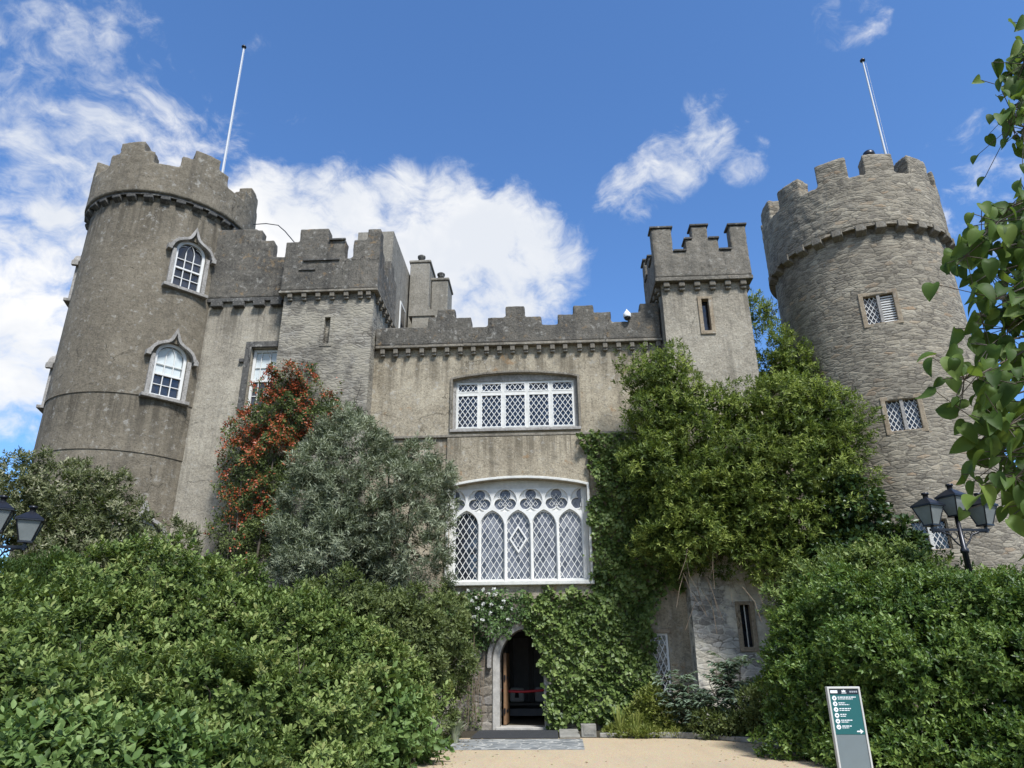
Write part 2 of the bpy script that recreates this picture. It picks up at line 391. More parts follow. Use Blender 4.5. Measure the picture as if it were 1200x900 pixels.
finish(t, p, t.ramp(t.noise(co, 14, 8, .7), [(.3, (.022, .018, .012)), (.55, (.06, .05, .032)), (.75, (.055, .075, .025))]), t.noise(co, 20, 6, .7), .8, .04); M_SOIL = m
m, t, p, o = new_mat('slate crazy paving'); co = objco(t)
wv2 = t.vmath('ADD', co, t.vscale(t.noise(co, 3, 2, out='Color'), .15))
mp = t.n('ShaderNodeMapping', {'Vector': wv2, 'Scale': (3.2, 5., 1.)}).outputs[0]
va = t.n('ShaderNodeTexVoronoi', {'Vector': mp, 'Scale': 1.}); vb = t.n('ShaderNodeTexVoronoi', {'Vector': mp, 'Scale': 1.}, feature='DISTANCE_TO_EDGE')
cc = t.ramp(t.n('ShaderNodeSeparateColor', {'Color': va.outputs['Color']}).outputs[0], [(.2, (.10, .11, .115)), (.6, (.19, .20, .20)), (1., (.30, .30, .28))])
cc = t.mix(t.maprange(t.noise(co, 15, 5, .7), .4, .7, 0., .4), cc, (.30, .30, .28, 1))
cc = t.mix(t.maprange(vb.outputs['Distance'], .02, .07, 1., 0.), cc, (.42, .41, .37, 1))
finish(t, p, cc, t.maprange(vb.outputs['Distance'], 0., .1), .5, .02, .7); M_PAVE = m

def leaf_mat(name, c_dark, c_mid, c_light, rough=.55, trans=.28, spec=.28, accent=None, acc_at=.9):
    m, t, p, o = new_mat(name); co = objco(t)
    a = t.n('ShaderNodeAttribute', attribute_name='tint').outputs['Fac']
    nz = t.noise(co, 1.6, 4, .6)
    f = t.math('ADD', a, t.math('MULTIPLY', t.math('SUBTRACT', nz, .5), .85))
    f = t.math('ADD', f, t.math('MULTIPLY', t.math('SUBTRACT', t.noise(co, .55, 3, .5), .5), .55))
    stops = [(.05, c_dark), (.5, c_mid), (.92, c_light)]
    col = t.ramp(f, stops)
    if accent: col = t.mix(t.maprange(a, acc_at, acc_at+.02), col, (*accent, 1))
    t.set(p.inputs['Base Color'], col); p.inputs['Roughness'].default_value = rough; p.inputs['Specular IOR Level'].default_value = spec
    tr = t.n('ShaderNodeBsdfTranslucent', {'Color': t.mix(.55, col, (.16, .22, .02, 1))})
    mx = t.n('ShaderNodeMixShader', {0: trans}); t.l.new(p.outputs[0], mx.inputs[1]); t.l.new(tr.outputs[0], mx.inputs[2]); t.l.new(mx.outputs[0], o.inputs[0])
    return m

# ------------------------------------------------------------------ foliage builder
CAMV = np.array(EYE); DVn, RVn, UVn = np.array(DV), np.array(RV), np.array(UV)
def norm(a): return a/np.maximum(np.linalg.norm(a, axis=-1, keepdims=True), 1e-9)
def unit(n): return norm(rng.normal(size=(n, 3)))
def in_view(P, m=90):
    v = P-CAMV; z = v@DVn; z = np.where(z < .05, .05, z)
    x = 600+FPX*(v@RVn)/z; y = 450-FPX*(v@UVn)/z
    return (x > -m) & (x < 1200+m) & (y > -m) & (y < 900+m)
def leaves_mesh(P, D, N, L, Wd, tint, fold=.18, droop=.12, outline=None):
    """P base, D axis, N normal (n,3); two folded triangles per leaf, or a fuller outline"""
    n = len(P); D = norm(D); N = norm(N-D*np.sum(N*D, 1, keepdims=True)); S = np.cross(D, N)
    L = L[:, None]; Wd = Wd[:, None]
    if outline is None:
        V = np.stack([P, P+D*L*.45+S*Wd*.5+N*Wd*fold, P+D*L-N*L*droop, P+D*L*.45-S*Wd*.5+N*Wd*fold], 1)
        T = np.array([[0, 1, 2], [0, 2, 3]])
    else:
        k = len(outline); vs = []
        mid = np.linspace(0, 1, 5)
        for u in mid: vs.append(P+D*L*u-N*L*droop*u*u)
        for sgn in (1, -1):
            for (u, w) in outline: vs.append(P+D*L*u+S*Wd*w*sgn+N*Wd*fold*abs(w)*1.6-N*L*droop*u*u)
        V = np.stack(vs, 1); T = []
        for si in (0, 1):
            b = 5+si*k
            for j in range(k-1):
                m0 = min(4, int(round(outline[j][0]*4))) if outline[j][0] > 0 else 0
                m1 = min(4, int(round(outline[j+1][0]*4))) if outline[j+1][0] > 0 else 0
                T.append([m0, b+j, b+j+1] if si == 0 else [m0, b+j+1, b+j])
                if m1 != m0: T.append([m0, b+j+1, m1] if si == 0 else [m0, m1, b+j+1])
            T.append([0, b+0, 0])
        T = np.array([q for q in T if len(set(q)) == 3])
    nv = V.shape[1]
    F = (T[None]+(np.arange(n)*nv)[:, None, None]).reshape(-1, 3)
    return V.reshape(-1, 3), F, np.repeat(tint, nv)
def np_obj(name, parts, mats, parent, mi=None):
    V = np.concatenate([p[0] for p in parts]); o = np.cumsum([0]+[len(p[0]) for p in parts[:-1]])
    F = np.concatenate([p[1]+k for p, k in zip(parts, o)]); T = np.concatenate([p[2] for p in parts])
    me = bpy.data.meshes.new(name)
    me.vertices.add(len(V)); me.vertices.foreach_set('co', V.astype(np.float32).ravel())
    me.loops.add(len(F)*3); me.loops.foreach_set('vertex_index', F.astype(np.int32).ravel())
    me.polygons.add(len(F)); me.polygons.foreach_set('loop_start', np.arange(0, len(F)*3, 3, dtype=np.int32))
    if mi is not None: me.polygons.foreach_set('material_index', np.concatenate([np.full(len(p[1]), k, np.int32) for p, k in zip(parts, mi)]))
    for m in (mats if isinstance(mats, (list, tuple)) else [mats]): me.materials.append(m)
    a = me.attributes.new('tint', 'FLOAT', 'POINT'); a.data.foreach_set('value', T.astype(np.float32))
    me.update(calc_edges=True)
    ob = bpy.data.objects.new(name, me); place(ob, parent)
    if parent is not None: KIDS.setdefault(parent.name, []).append(ob)
    return ob
def ico(c, r, sub=2, jit=.12):
    bm = bmesh.new(); bmesh.ops.create_icosphere(bm, subdivisions=sub, radius=1.)
    V = np.array([v.co for v in bm.verts]); F = np.array([[v.index for v in f.verts] for f in bm.faces]); bm.free()
    V = V*(1+rng.normal(size=(len(V), 1))*jit)*np.array(r)+np.array(c)
    V[:, 2] = np.maximum(V[:, 2], .01)
    return V, F, np.full(len(V), .25)
def lump(px, py, Y, rx, ry=None, rz=None):
    return (np.array(at(px, py, Y)), np.array([rx, ry or rx, rz or rx]))
def crown(lumps, leaf=.1, wid=.55, sub=.35, per=70, cover=1., up=.45, hang=0., spread=.9, core=.74, zmin=.03, clip=None, jit=1., keepback=.25, ymax=None, fold=.18, droop=.12, subvar=.5, tband=.28, shoot=0, outline=None):
    """leaf clusters over the lumps' surfaces; returns mesh parts"""
    parts = []; rmax = max(r.mean() for c, r in lumps)
    for i, (c, r) in enumerate(lumps):
        area = 4*math.pi*((r[0]*r[1])**1.6/3+(r[0]*r[2])**1.6/3+(r[1]*r[2])**1.6/3)**(1/1.6)
        ns = max(8, int(area/(sub*sub)*1.25*cover))
        u = unit(ns); out = norm(u/r)
        p = c+u*r*rng.uniform(.80, 1.06, (ns, 1))
        keep = np.ones(ns, bool)
        for j, (c2, r2) in enumerate(lumps):
            if j != i: keep &= (np.linalg.norm((p-c2)/r2, axis=1) > .80)
        tc_ = norm(CAMV-p); back = np.sum(out*tc_, 1) < -.25
        keep &= ~(back & (rng.random(ns) > keepback))
        keep &= in_view(p, 120) | (rng.random(ns) < .15)
        keep &= p[:, 2] > zmin
        p, out = p[keep], out[keep]
        if not len(p): continue
        rs = sub*rng.uniform(1-subvar, 1+subvar, len(p)); ttw = rng.uniform(-tband, tband, len(p))
        cnt = np.maximum(4, (per*(rs/sub)**2).astype(int)); idx = np.repeat(np.arange(len(p)), cnt); n = len(idx)
        o_ = out[idx]; v = norm(unit(n)+o_*.75); rad = rs[idx][:, None]*rng.random((n, 1))**.45*spread
        q = p[idx]+v*rad*np.array([1, 1, .8])
        if shoot:                                                   # leaves set round short upright twigs
            m_ = shoot; ns_ = max(1, n//m_); sel = rng.integers(0, n, ns_); idx = np.repeat(idx[sel], m_); n = len(idx)
            ax = norm(o_[sel]*.75+unit(ns_)*.55+np.array([0, 0, up])); ax = np.repeat(ax, m_, 0); b0 = np.repeat(q[sel], m_, 0)
            tt = np.tile(np.linspace(0, 1, m_), ns_)[:, None]; ang = np.tile(np.arange(m_)*2.4, ns_)+np.repeat(rng.random(ns_)*6.28, m_)
            e1 = norm(np.cross(ax, np.array([.3, .9, .2]))); e2 = np.cross(ax, e1)
            rd = e1*np.cos(ang)[:, None]+e2*np.sin(ang)[:, None]
            q = b0+ax*tt*leaf*1.3; d = norm(rd*(1.05-.55*tt)+ax*(.25+.7*tt)+unit(n)*.25*jit+np.array([0, 0, -hang])); nn = norm(ax*.9-rd*.3+unit(n)*.3)
            tsh = np.repeat(rng.normal(size=ns_)*.13, m_)+tt[:, 0]*.22-.11; ttw_ = ttw[idx]+tsh
        else: ttw_ = ttw[idx]
        if not shoot: d = norm(v*.7+o_*.35+unit(n)*.65*jit+np.array([0, 0, up*.5-hang]))
        if not shoot: nn = norm(o_*.45+np.array([0, 0, up])+unit(n)*.62*jit+v*.3)
        k = q[:, 2] > zmin
        if ymax is not None: k &= q[:, 1] < ymax(q)
        if clip is not None: k &= clip(q)
        q, d, nn = q[k], d[k], nn[k]; n = len(q)
        L = leaf*rng.uniform(.55, 1.42, n); tint = np.clip(.5+ttw_[k]+rng.normal(size=n)*.16, 0, 1)
        parts.append(leaves_mesh(q, d, nn, L, L*wid*rng.uniform(.8, 1.2, n), tint, fold, droop, outline))
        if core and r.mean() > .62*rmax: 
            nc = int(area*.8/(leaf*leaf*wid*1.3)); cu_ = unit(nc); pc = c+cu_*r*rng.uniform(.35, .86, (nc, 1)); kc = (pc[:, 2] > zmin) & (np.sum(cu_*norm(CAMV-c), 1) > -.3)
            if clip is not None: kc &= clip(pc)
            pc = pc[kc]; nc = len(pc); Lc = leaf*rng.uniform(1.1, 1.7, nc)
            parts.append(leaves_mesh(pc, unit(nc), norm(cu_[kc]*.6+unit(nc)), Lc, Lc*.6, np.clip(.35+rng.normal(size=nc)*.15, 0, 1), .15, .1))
    return parts
def rough(lumps, k=5, f=(.30, .52), out=(.72, 1.05)):
    """adds boughs of uneven size over each lump so that the outline breaks up"""
    res = [(c, r*.92) for c, r in lumps]
    for c, r in lumps:
        for _ in range(k):
            u = unit(1)[0]; u[1] = -abs(u[1])*.8 if rng.random() < .75 else u[1]; u = u/np.linalg.norm(u)
            g = rng.uniform(*f); p = c+u*r*rng.uniform(*out)
            if p[2] > .1: res.append((p, np.array([r.mean()*g]*3)*np.array([1.1, 1., .8])))
    return res
OVAL = [(0, 0), (.22, .34), (.5, .5), (.75, .33), (1., 0)]
def stems(targets, base, mat, parent, r0_=.07, r1_=.015, name='stem', bend=.25):
    mb = MB()
    for tg in targets:
        a = Vector(base)+Vector((random.uniform(-.25, .25), random.uniform(-.2, .2), 0)); b = Vector(tg)
        mid1 = a.lerp(b, .35)+Vector((random.uniform(-bend, bend), random.uniform(-bend, bend)*.5, .15)); mid2 = a.lerp(b, .7)+Vector((random.uniform(-bend, bend), random.uniform(-bend, bend)*.5, .1))
        mb.tube([a, mid1, mid2, b], [r0_, r0_*.8, r0_*.45+r1_*.5, r1_], 7)
    return mb.build(name, mat, parent)
def plant(name, base, label, cat, crown_parts, mat, stem_targets, stem_mat=None, group=None, crown_name='foliage', r0_=.06, stem_name='stem'):
    e = empty(name, base, label, cat, group)
    np_obj(crown_name, crown_parts, mat, e)
    if stem_targets: stems(stem_targets, base, stem_mat or M_BARK, e, r0_, name=stem_name)
    return e

# ================================================================== THE SETTING
def sheet(name, poly, z, mat, kind='structure'):
    mb = MB(); mb.add([(x, y, z) for x, y in poly], [tuple(range(len(poly)))])
    return tag(mb.build(name, mat), kind=kind)
sheet('ground', [(-900, -300), (900, -300), (900, 1500), (-900, 1500)], 0, M_SOIL)
sheet('path', [(-2.0, -6), (7, -6), (7.2, 8), (6.2, 12.4), (5.0, 14.2), (4.75, 15.6), (4.45, 17.3), (3.7, 18.2), (2.9, 18.6), (1.0, 18.85), (-2.55, 18.95), (-3.0, 18.6), (-2.75, 16.0), (-2.5, 13.5)], .004, M_PATH)
sheet('crazy_paving', [(-2.42, 16.3), (.62, 16.3), (.66, 18.62), (-2.55, 18.62)], .008, M_PAVE)

# ================================================================== THE CASTLE
FY = 21.08
castle = empty('castle', (-.84, FY, 0), 'grey stone castle with two round battlemented towers and white lattice windows', 'castle')

def ring_mesh(mb, cx, cy, r0_, r1_, z0, segs, step=3.0, mi=0):
    """crenellated ring; segs = [(deg0, deg1, ztop)] going round; angle 0 faces the viewer (-Y), + to +X"""
    def pt(r, a, z): return (cx+r*math.sin(R(a)), cy-r*math.cos(R(a)), z)
    n = len(segs)
    for i, (a0, a1, z) in enumerate(segs):
        k = max(1, int(math.ceil((a1-a0)/step)))
        aa = [a0+(a1-a0)*j/k for j in range(k+1)]
        for j in range(k):
            p, q = aa[j], aa[j+1]
            mb.add([pt(r1_, p, z0), pt(r1_, q, z0), pt(r1_, q, z), pt(r1_, p, z)], [(0, 1, 2, 3)], mi)
            mb.add([pt(r0_, p, z0), pt(r0_, q, z0), pt(r0_, q, z), pt(r0_, p, z)], [(3, 2, 1, 0)], mi)
            mb.add([pt(r0_, p, z), pt(r1_, p, z), pt(r1_, q, z), pt(r0_, q, z)], [(0, 1, 2, 3)], mi)
            mb.add([pt(r0_, p, z0), pt(r1_, p, z0), pt(r1_, q, z0), pt(r0_, q, z0)], [(3, 2, 1, 0)], mi)
        zn = segs[(i+1) % n][2]
        if abs(zn-z) > 1e-4:
            lo, hi = min(z, zn), max(z, zn)
            f = (0, 1, 2, 3) if zn < z else (3, 2, 1, 0)
            mb.add([pt(r1_, a1, lo), pt(r0_, a1, lo), pt(r0_, a1, hi), pt(r1_, a1, hi)], [f], mi)
def rotz_at(cx, cy, deg, z=0.): return Matrix.Translation((cx, cy, z)) @ Matrix.Rotation(R(deg), 4, 'Z')
def boolean_cut(o, cutters):
    """subtract closed meshes once, then drop the modifiers"""
    objs = []
    for mb in cutters:
        me = bpy.data.meshes.new('cut'); me.from_pydata(mb.v, [], mb.f); me.update()
        c = bpy.data.objects.new('cut', me); COL.objects.link(c); objs.append(c)
        md = o.modifiers.new('b', 'BOOLEAN'); md.operation = 'DIFFERENCE'; md.object = c; md.solver = 'EXACT'
    bpy.context.view_layer.update()
    new = bpy.data.meshes.new_from_object(o.evaluated_get(bpy.context.evaluated_depsgraph_get()))
    o.modifiers.clear(); old = o.data; o.data = new; bpy.data.meshes.remove(old)
    for c in objs: bpy.data.objects.remove(c)
def gothic(w, z0, zs, za, n=8, ogee=0.):
    """pointed opening outline, counter-clockwise from the lower left"""
    h = w/2; pts = [(-h, z0), (h, z0)]
    for k in range(n+1):
        u = k/n; x = h*math.cos(u*math.pi/2); z = zs+(za-zs)*(math.sin(u*math.pi/2)**(1.0)*(1-ogee)+ogee*(u**1.6 if u > .5 else u*.66))
        pts.append((x, z))
    for k in range(n-1, -1, -1):
        u = k/n; x = -h*math.cos(u*math.pi/2); z = zs+(za-zs)*(math.sin(u*math.pi/2)*(1-ogee)+ogee*(u**1.6 if u > .5 else u*.66))
        pts.append((x, z))
    return pts
def pointed(w, z0, zs, za, n=10):
    """two-centred pointed arch outline, counter-clockwise"""
    h = w/2; rise = za-zs; rad = (h*h+rise*rise)/(2*h); cxr = h-rad
    amax = math.atan2(rise, -cxr) if cxr < 0 else math.asin(min(1, rise/rad))
    amax = math.acos(max(-1, min(1, -cxr/rad)))
    right = [(cxr+rad*math.cos(amax*k/n), zs+rad*math.sin(amax*k/n)) for k in range(n+1)]
    left = [(-x, z) for x, z in reversed(right[:-1])]
    return [(-h, z0), (h, z0)] + right + left
def seg_arch(x0, x1, z0, zs, za, n=14):
    """rectangle with a flat segmental top"""
    pts = [(x0, z0), (x1, z0)]
    for k in range(n+1):
        u = k/n; pts.append((x1+(x0-x1)*u, zs+(za-zs)*math.sin(math.pi*u)**.8))
    return pts
def shrink(poly, d):
    n = len(poly); out = []
    for i in range(n):
        p0, p1, p2 = (Vector((*poly[(i+k) % n], 0)) for k in (-1, 0, 1))
        if (p1-p0).length < 1e-6 or (p2-p1).length < 1e-6: out.append(tuple(p1[:2])); continue
        a = (p1-p0).normalized(); b = (p2-p1).normalized()
        n1 = Vector((-a.y, a.x, 0)); n2 = Vector((-b.y, b.x, 0)); m_ = (n1+n2)
        m_ = m_.normalized() if m_.length > 1e-4 else n1
        out.append(tuple((p1+m_*(d/max(.45, m_.dot(n1))))[:2]))
    return out
def dedupe(poly, e=1e-4):
    out = []
    for p in poly:
        if not out or (abs(p[0]-out[-1][0])+abs(p[1]-out[-1][1])) > e: out.append(p)
    if (abs(out[0][0]-out[-1][0])+abs(out[0][1]-out[-1][1])) < e: out.pop()
    return out
def clip_line(poly, p, d):
    """line p + t d against a convex polygon -> (t0, t1)"""
    t0, t1 = -1e9, 1e9; n = len(poly)
    for i in range(n):
        a, b = poly[i], poly[(i+1) % n]; ex, ez = b[0]-a[0], b[1]-a[1]
        nx, nz = -ez, ex
        den = nx*d[0]+nz*d[1]; num = nx*(a[0]-p[0])+nz*(a[1]-p[1])
        if abs(den) < 1e-9:
            if num > 0: return None
        elif den > 0: t0 = max(t0, num/den)
        else: t1 = min(t1, num/den)
    return (t0, t1) if t1-t0 > .02 else None
def lattice(mb, poly, dx, dz, w=.022, y=0., th_=.02, M=None, ox=0., oz=0.):
    """diagonal glazing bars clipped to a convex outline"""
    xs = [p[0] for p in poly]; zs = [p[1] for p in poly]; cx_, cz_ = (min(xs)+max(xs))/2+ox, (min(zs)+max(zs))/2+oz
    for sgn in (1, -1):
        d = Vector((dx, dz*sgn)).normalized()
        for k in range(-40, 41):
            c = clip_line(poly, (cx_+k*dx, cz_), d)
            if not c: continue
            a = Vector((cx_+k*dx+d.x*c[0], cz_+d.y*c[0])); b = Vector((cx_+k*dx+d.x*c[1], cz_+d.y*c[1]))
            s_ = Vector((-d.y, d.x))*w/2; q = y+(.0 if sgn > 0 else .003)
            vs = [(a.x-s_.x, q, a.y-s_.y), (b.x-s_.x, q, b.y-s_.y), (b.x+s_.x, q, b.y+s_.y), (a.x+s_.x, q, a.y+s_.y)]
            vs += [(v[0], v[1]+th_, v[2]) for v in vs]
            if M: vs = [M @ Vector(v) for v in vs]
            mb.add(vs, [(0, 1, 2, 3), (7, 6, 5, 4), (0, 4, 5, 1), (1, 5, 6, 2), (2, 6, 7, 3), (3, 7, 4, 0)])
def flat_pane(mb, poly, y, M=None):
    tri = geometry.tessellate_polygon([[Vector((*p, 0)) for p in poly]])
    vs = [(p[0], y, p[1]) for p in poly]
    if M: vs = [M @ Vector(v) for v in vs]
    fs = []
    for q in tri:
        a, b, c = (poly[i] for i in q); cr = (b[0]-a[0])*(c[1]-a[1])-(b[1]-a[1])*(c[0]-a[0])
        fs.append(tuple(q) if cr > 0 else tuple(reversed(q)))
    mb.add(vs, fs)
def arch_band(mb, path, w, y0, y1, closed=False, M=None):
    """moulding following a path in x,z, w wide, from y0 to y1"""
    P_ = [Vector((p[0], p[1])) for p in path]; n = len(P_); off = []
    for i in range(n):
        a = P_[i]-P_[i-1] if (i > 0 or closed) else P_[1]-P_[0]
        b = P_[(i+1) % n]-P_[i] if (i < n-1 or closed) else a
        if a.length < 1e-6: a = b
        if b.length < 1e-6: b = a
        a = a.normalized(); b = b.normalized(); n1 = Vector((-a.y, a.x)); n2 = Vector((-b.y, b.x)); m_ = n1+n2
        m_ = m_.normalized() if m_.length > 1e-3 else n1
        off.append(P_[i]+m_*(w/max(.5, m_.dot(n1))))
    vs = []
    for p, q in zip(P_, off): vs += [(p.x, y0, p.y), (q.x, y0, q.y), (q.x, y1, q.y), (p.x, y1, p.y)]
    if M: vs = [M @ Vector(v) for v in vs]
    fs = []
    for i in range(n if closed else n-1):
        a, b = 4*i, 4*((i+1) % n)
        for k in range(4): fs.append((a+k, a+(k+1) % 4, b+(k+1) % 4, b+k))
    if not closed: fs += [(3, 2, 1, 0), (4*n-4, 4*n-3, 4*n-2, 4*n-1)]
    mb.add(vs, fs)

WEAR = bpy.data.textures.new('wear', 'CLOUDS'); WEAR.noise_scale = .28; WEAR.noise_depth = 3
def worn(o, voxel=.045, amount=.04):
    """rounded, chipped masonry edges"""
    r = o.modifiers.new('remesh', 'REMESH'); r.mode = 'VOXEL'; r.voxel_size = voxel; r.use_smooth_shade = True
    d = o.modifiers.new('wear', 'DISPLACE'); d.texture = WEAR; d.texture_coords = 'LOCAL'; d.strength = amount; d.mid_level = .5
    return o
# ---------------------------------------------------------------- dark round tower
TX, TY, TR = -13.75, 22.0, 2.62
ltower_mb = MB(); ltower_mb.lathe([(0, 0), (TR-.04, 0), (TR-.04, 7.62), (TR-.015, 7.625), (TR-.015, 9.40), (TR+.012, 9.405), (TR, 16.55), (0, 16.55)], (TX, TY, 0), 120, smooth=False)
ltower = ltower_mb.build('round_tower', M_TOWER, castle)
tag(ltower, 'dark grey rendered round tower with stepped battlements')
LT_WINS = [(47.5, 13.30), (47.0, 9.46), (-72, 13.30), (-72, 9.46), (47.0, 3.85)]
def win_M(cx, cy, r, deg): return rotz_at(cx, cy, deg) @ Matrix.Translation((0, -r, 0))
cut = []
for deg, z in LT_WINS:
    mb = MB(); mb.prism(dedupe(pointed(.98, z, z+1.38, z+1.86)), (), -.5, .30, M=win_M(TX, TY, TR, deg)); cut.append(mb)
boolean_cut(ltower, cut)
seg7 = []
for k in range(7):
    c = -5.5+k*51.43
    seg7 += [(c-17, c-9, 18.2), (c-9, c+9, 18.62), (c+9, c+17, 18.2), (c+17, c+34.43, 17.74)]
mb = MB(); ring_mesh(mb, TX, TY, TR-.28, TR+.22, 16.552, seg7, 3.)
worn(mb.build('parapet', M_TOWER, ltower), .05)
proto = None
def copies(proto_o, parent, mats_):
    for mw in mats_:
        c = proto_o.copy(); COL.objects.link(c); c.matrix_basis = mw
    return
def ring_corbels(parent, cx, cy, r, z, degs, w, d, h, mat):
    first = None
    for a in degs:
        mw = rotz_at(cx, cy, a+random.uniform(-.8, .8), z+random.uniform(-.015, .015)) @ Matrix.Translation((0, -r, 0))
        if first is None:
            mb = MB(); pr = [(0, 0), (-d, .10), (-d, h), (0, h)]
            mb.prism([(q[0], q[1]) for q in pr], (), -w/2, w/2, M=Matrix(((0, 1, 0, 0), (1, 0, 0, 0), (0, 0, 1, 0), (0, 0, 0, 1))))
            first = mb.build('corbel', mat, parent, mw, bevel=.02)
        else:
            c = first.copy(); COL.objects.link(c); c.matrix_basis = mw; KIDS[parent.name].append(c)
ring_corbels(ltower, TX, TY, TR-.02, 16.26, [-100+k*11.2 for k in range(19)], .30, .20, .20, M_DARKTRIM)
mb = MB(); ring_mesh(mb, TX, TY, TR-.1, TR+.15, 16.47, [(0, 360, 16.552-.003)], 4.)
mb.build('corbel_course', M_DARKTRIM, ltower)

def tower_window(deg, z, blind):
    M = win_M(TX, TY, TR, deg)
    mb = MB(); out = dedupe(pointed(.98, z, z+1.38, z+1.86)); inn = dedupe(pointed(.80, z+.10, z+1.38, z+1.76))
    mb.prism(out, [inn], .10, .19)
    w = mb.build('window', M_WHITE, castle, M)
    # stone jambs, sill and ogee hood
    for s_ in (-1, 1):
        mb = MB(); x0, x1 = sorted((s_*.49, s_*.62)); mb.box(x0, x1, -.03, .2, z+.002, z+1.36); mb.build('jamb', M_TRIM, w, M, .012)
    mb = MB(); mb.box(-.72, .72, -.13, .24, z-.11, z); mb.build('sill', M_TRIM, w, M, .015)
    path = []
    for k in range(9):
        u = k/8; a_ = u*R(62); path.append((-.63*math.cos(a_), z+1.36+.44*math.sin(a_)))
    path = [(-.76, z+1.36), (-.64, z+1.36)] + path[1:] + [(-.20, z+1.80), (-.125, z+1.86), (-.07, z+1.94), (-.03, z+2.04), (0, z+2.18)]
    path += [(-x, q) for x, q in reversed(path[:-1])]
    mb = MB(); arch_band(mb, path, .095, -.12, .08, M=None)
    for s_ in (-1, 1): mb.box(min(s_*.66, s_*.80), max(s_*.66, s_*.80), -.13, .08, z+1.25, z+1.41)
    mb.build('hood_mould', M_TRIM, w, M, .012)
    mb = MB()                                                       # glazing bars
    for x in (-.135, .135): mb.box(x-.014, x+.014, .125, .165, z+.1, z+1.42)
    for q in (.43, 1.12): mb.box(-.4, .4, .13, .16, z+q-.012, z+q+.012)
    mb.box(-.4, .4, .105, .175, z+.745, z+.80)
    for sx_ in (-1, 1):
        for (c0, rr) in ((-.40, .535), (-.135, .535), (.135, .27)):
            pts = []
            for k in range(9):
                a = k/8*1.45; x = sx_*(c0+rr*math.cos(a)) if False else sx_*(-c0-rr+rr*(1-math.cos(a))); q = z+1.38+rr*math.sin(a)
                if abs(x) < .38 and q < z+1.74: pts.append((x, .145, q))
            if len(pts) > 2: mb.tube(pts, .012, 5)
    mb.build('glazing_bars', M_WHITE, w, M)
    mb = MB(); flat_pane(mb, inn, .185); mb.build('pane', M_GLASS, w, M)
    if blind:
        mb = MB(); top = [(x, q) for x, q in dedupe(pointed(.77, z+.78, z+1.37, z+1.73))]; flat_pane(mb, top, .178); mb.build('blind', M_BLIND, w, M)
    return w
tag(tower_window(*LT_WINS[0], False), 'arched sash window with dark panes under an ogee hood')
tag(tower_window(*LT_WINS[1], True), 'arched sash window with its pale blind half down')
tower_window(*LT_WINS[2], False); tower_window(*LT_WINS[3], False); tower_window(*LT_WINS[4], False)

# ---------------------------------------------------------------- rubble round tower
QX, QY, QR = 10.87, 22.0, 2.69
mb = MB(); mb.lathe([(0, 0), (QR+.16, 0), (QR+.02, 7), (QR, 14.25), (0, 14.25)], (QX, QY, 0), 120, smooth=False)
rtower = mb.build('round_tower', M_RTOWER, castle); tag(rtower, 'bare rubble stone round tower with square merlons')
RT_WINS = [(-18, 10.93, .97), (-18, 7.60, .95), (-18, 4.32, .8)]
cut = []
for deg, z, h in RT_WINS:
    mb = MB(); mb.box(-.44, .44, -.6, .38, z, z+h, M=win_M(QX, QY, QR, deg)); cut.append(mb)
boolean_cut(rtower, cut)
seg12 = []
for k in range(12):
    c = k*30.0+random.uniform(-1.2, 1.2); w_ = 9.2+random.uniform(-.6, .8)
    seg12.append((c-w_, c+w_, 16.84+random.uniform(-.05, .05)))
full = []
for k in range(12):
    a0, a1, z_ = seg12[k]; nx = seg12[(k+1) % 12][0]+(360 if k == 11 else 0)
    full += [(a0, a1, z_), (a1, nx, 16.08+random.uniform(-.04, .04))]
mb = MB(); ring_mesh(mb, QX, QY, QR-.42, QR+.16, 14.252, full, 3.)
worn(mb.build('parapet', M_RTOWER, rtower), .05, .065)
ring_corbels(rtower, QX, QY, QR-.02, 13.93, [-96+k*12.6 for k in range(17)], .30, .26, .32, M_CORB)
mb = MB()
for k in range(24): pass
ring_mesh(mb, QX, QY, QR-.1, QR+.20, 14.15, [(0, 360, 14.249)], 4.); mb.build('corbel_course', M_RTOWER, rtower)
mb = MB(); mb.lathe([(.0, 0), (.17, 0), (.19, .08), (.17, .17), (.09, .24), (0, .26)], (QX-.12, QY-QR+.12, 16.90), 14)
mb.build('roof_light', M_BLACKIRON, rtower)
for i, (deg, z, h) in enumerate(RT_WINS):
    M = win_M(QX, QY, QR, deg)
    mb = MB(); mb.prism([(-.53, z-.08), (.53, z-.08), (.53, z+h+.10), (-.53, z+h+.10)], [[(-.40, z+.03), (-.40, z+h-.03), (.40, z+h-.03), (.40, z+.03)][::-1]], .005, .26)
    w = mb.build('window', M_BROWNTRIM, castle, M, .02)
    w['label'] = ['two light stone window with a louvred right half', 'two light stone window with white lattice in both halves', 'two light stone window low behind the lamps'][i]
    mb = MB(); mb.box(-.045, .045, .02, .24, z+.033, z+h-.033); mb.build('mullion', M_TRIM if i < 2 else M_WHITEST, w, M, .01)
    for s_ in (-1, 1):
        x0, x1 = (-.395, -.05) if s_ < 0 else (.05, .395)
        if i == 0 and s_ > 0:
            mb = MB()
            for k in range(11): mb.box(x0, x1, .10, .15, z+.06+k*.08, z+.095+k*.08, M=None)
            mb.build('louvre', M_WHITE, w, M)
            mb = MB(); flat_pane(mb, [(x0, z+.03), (x1, z+.03), (x1, z+h-.03), (x0, z+h-.03)], .2); mb.build('pane', M_GLASS, w, M)
        else:
            q = [(x0, z+.034), (x1, z+.034), (x1, z+h-.034), (x0, z+h-.034)]
            mb = MB(); lattice(mb, q, .125, .21, .017, .12); mb.build('lattice', M_WHITE, w, M)
            mb = MB(); flat_pane(mb, q, .16); mb.build('pane', M_GLASS, w, M)

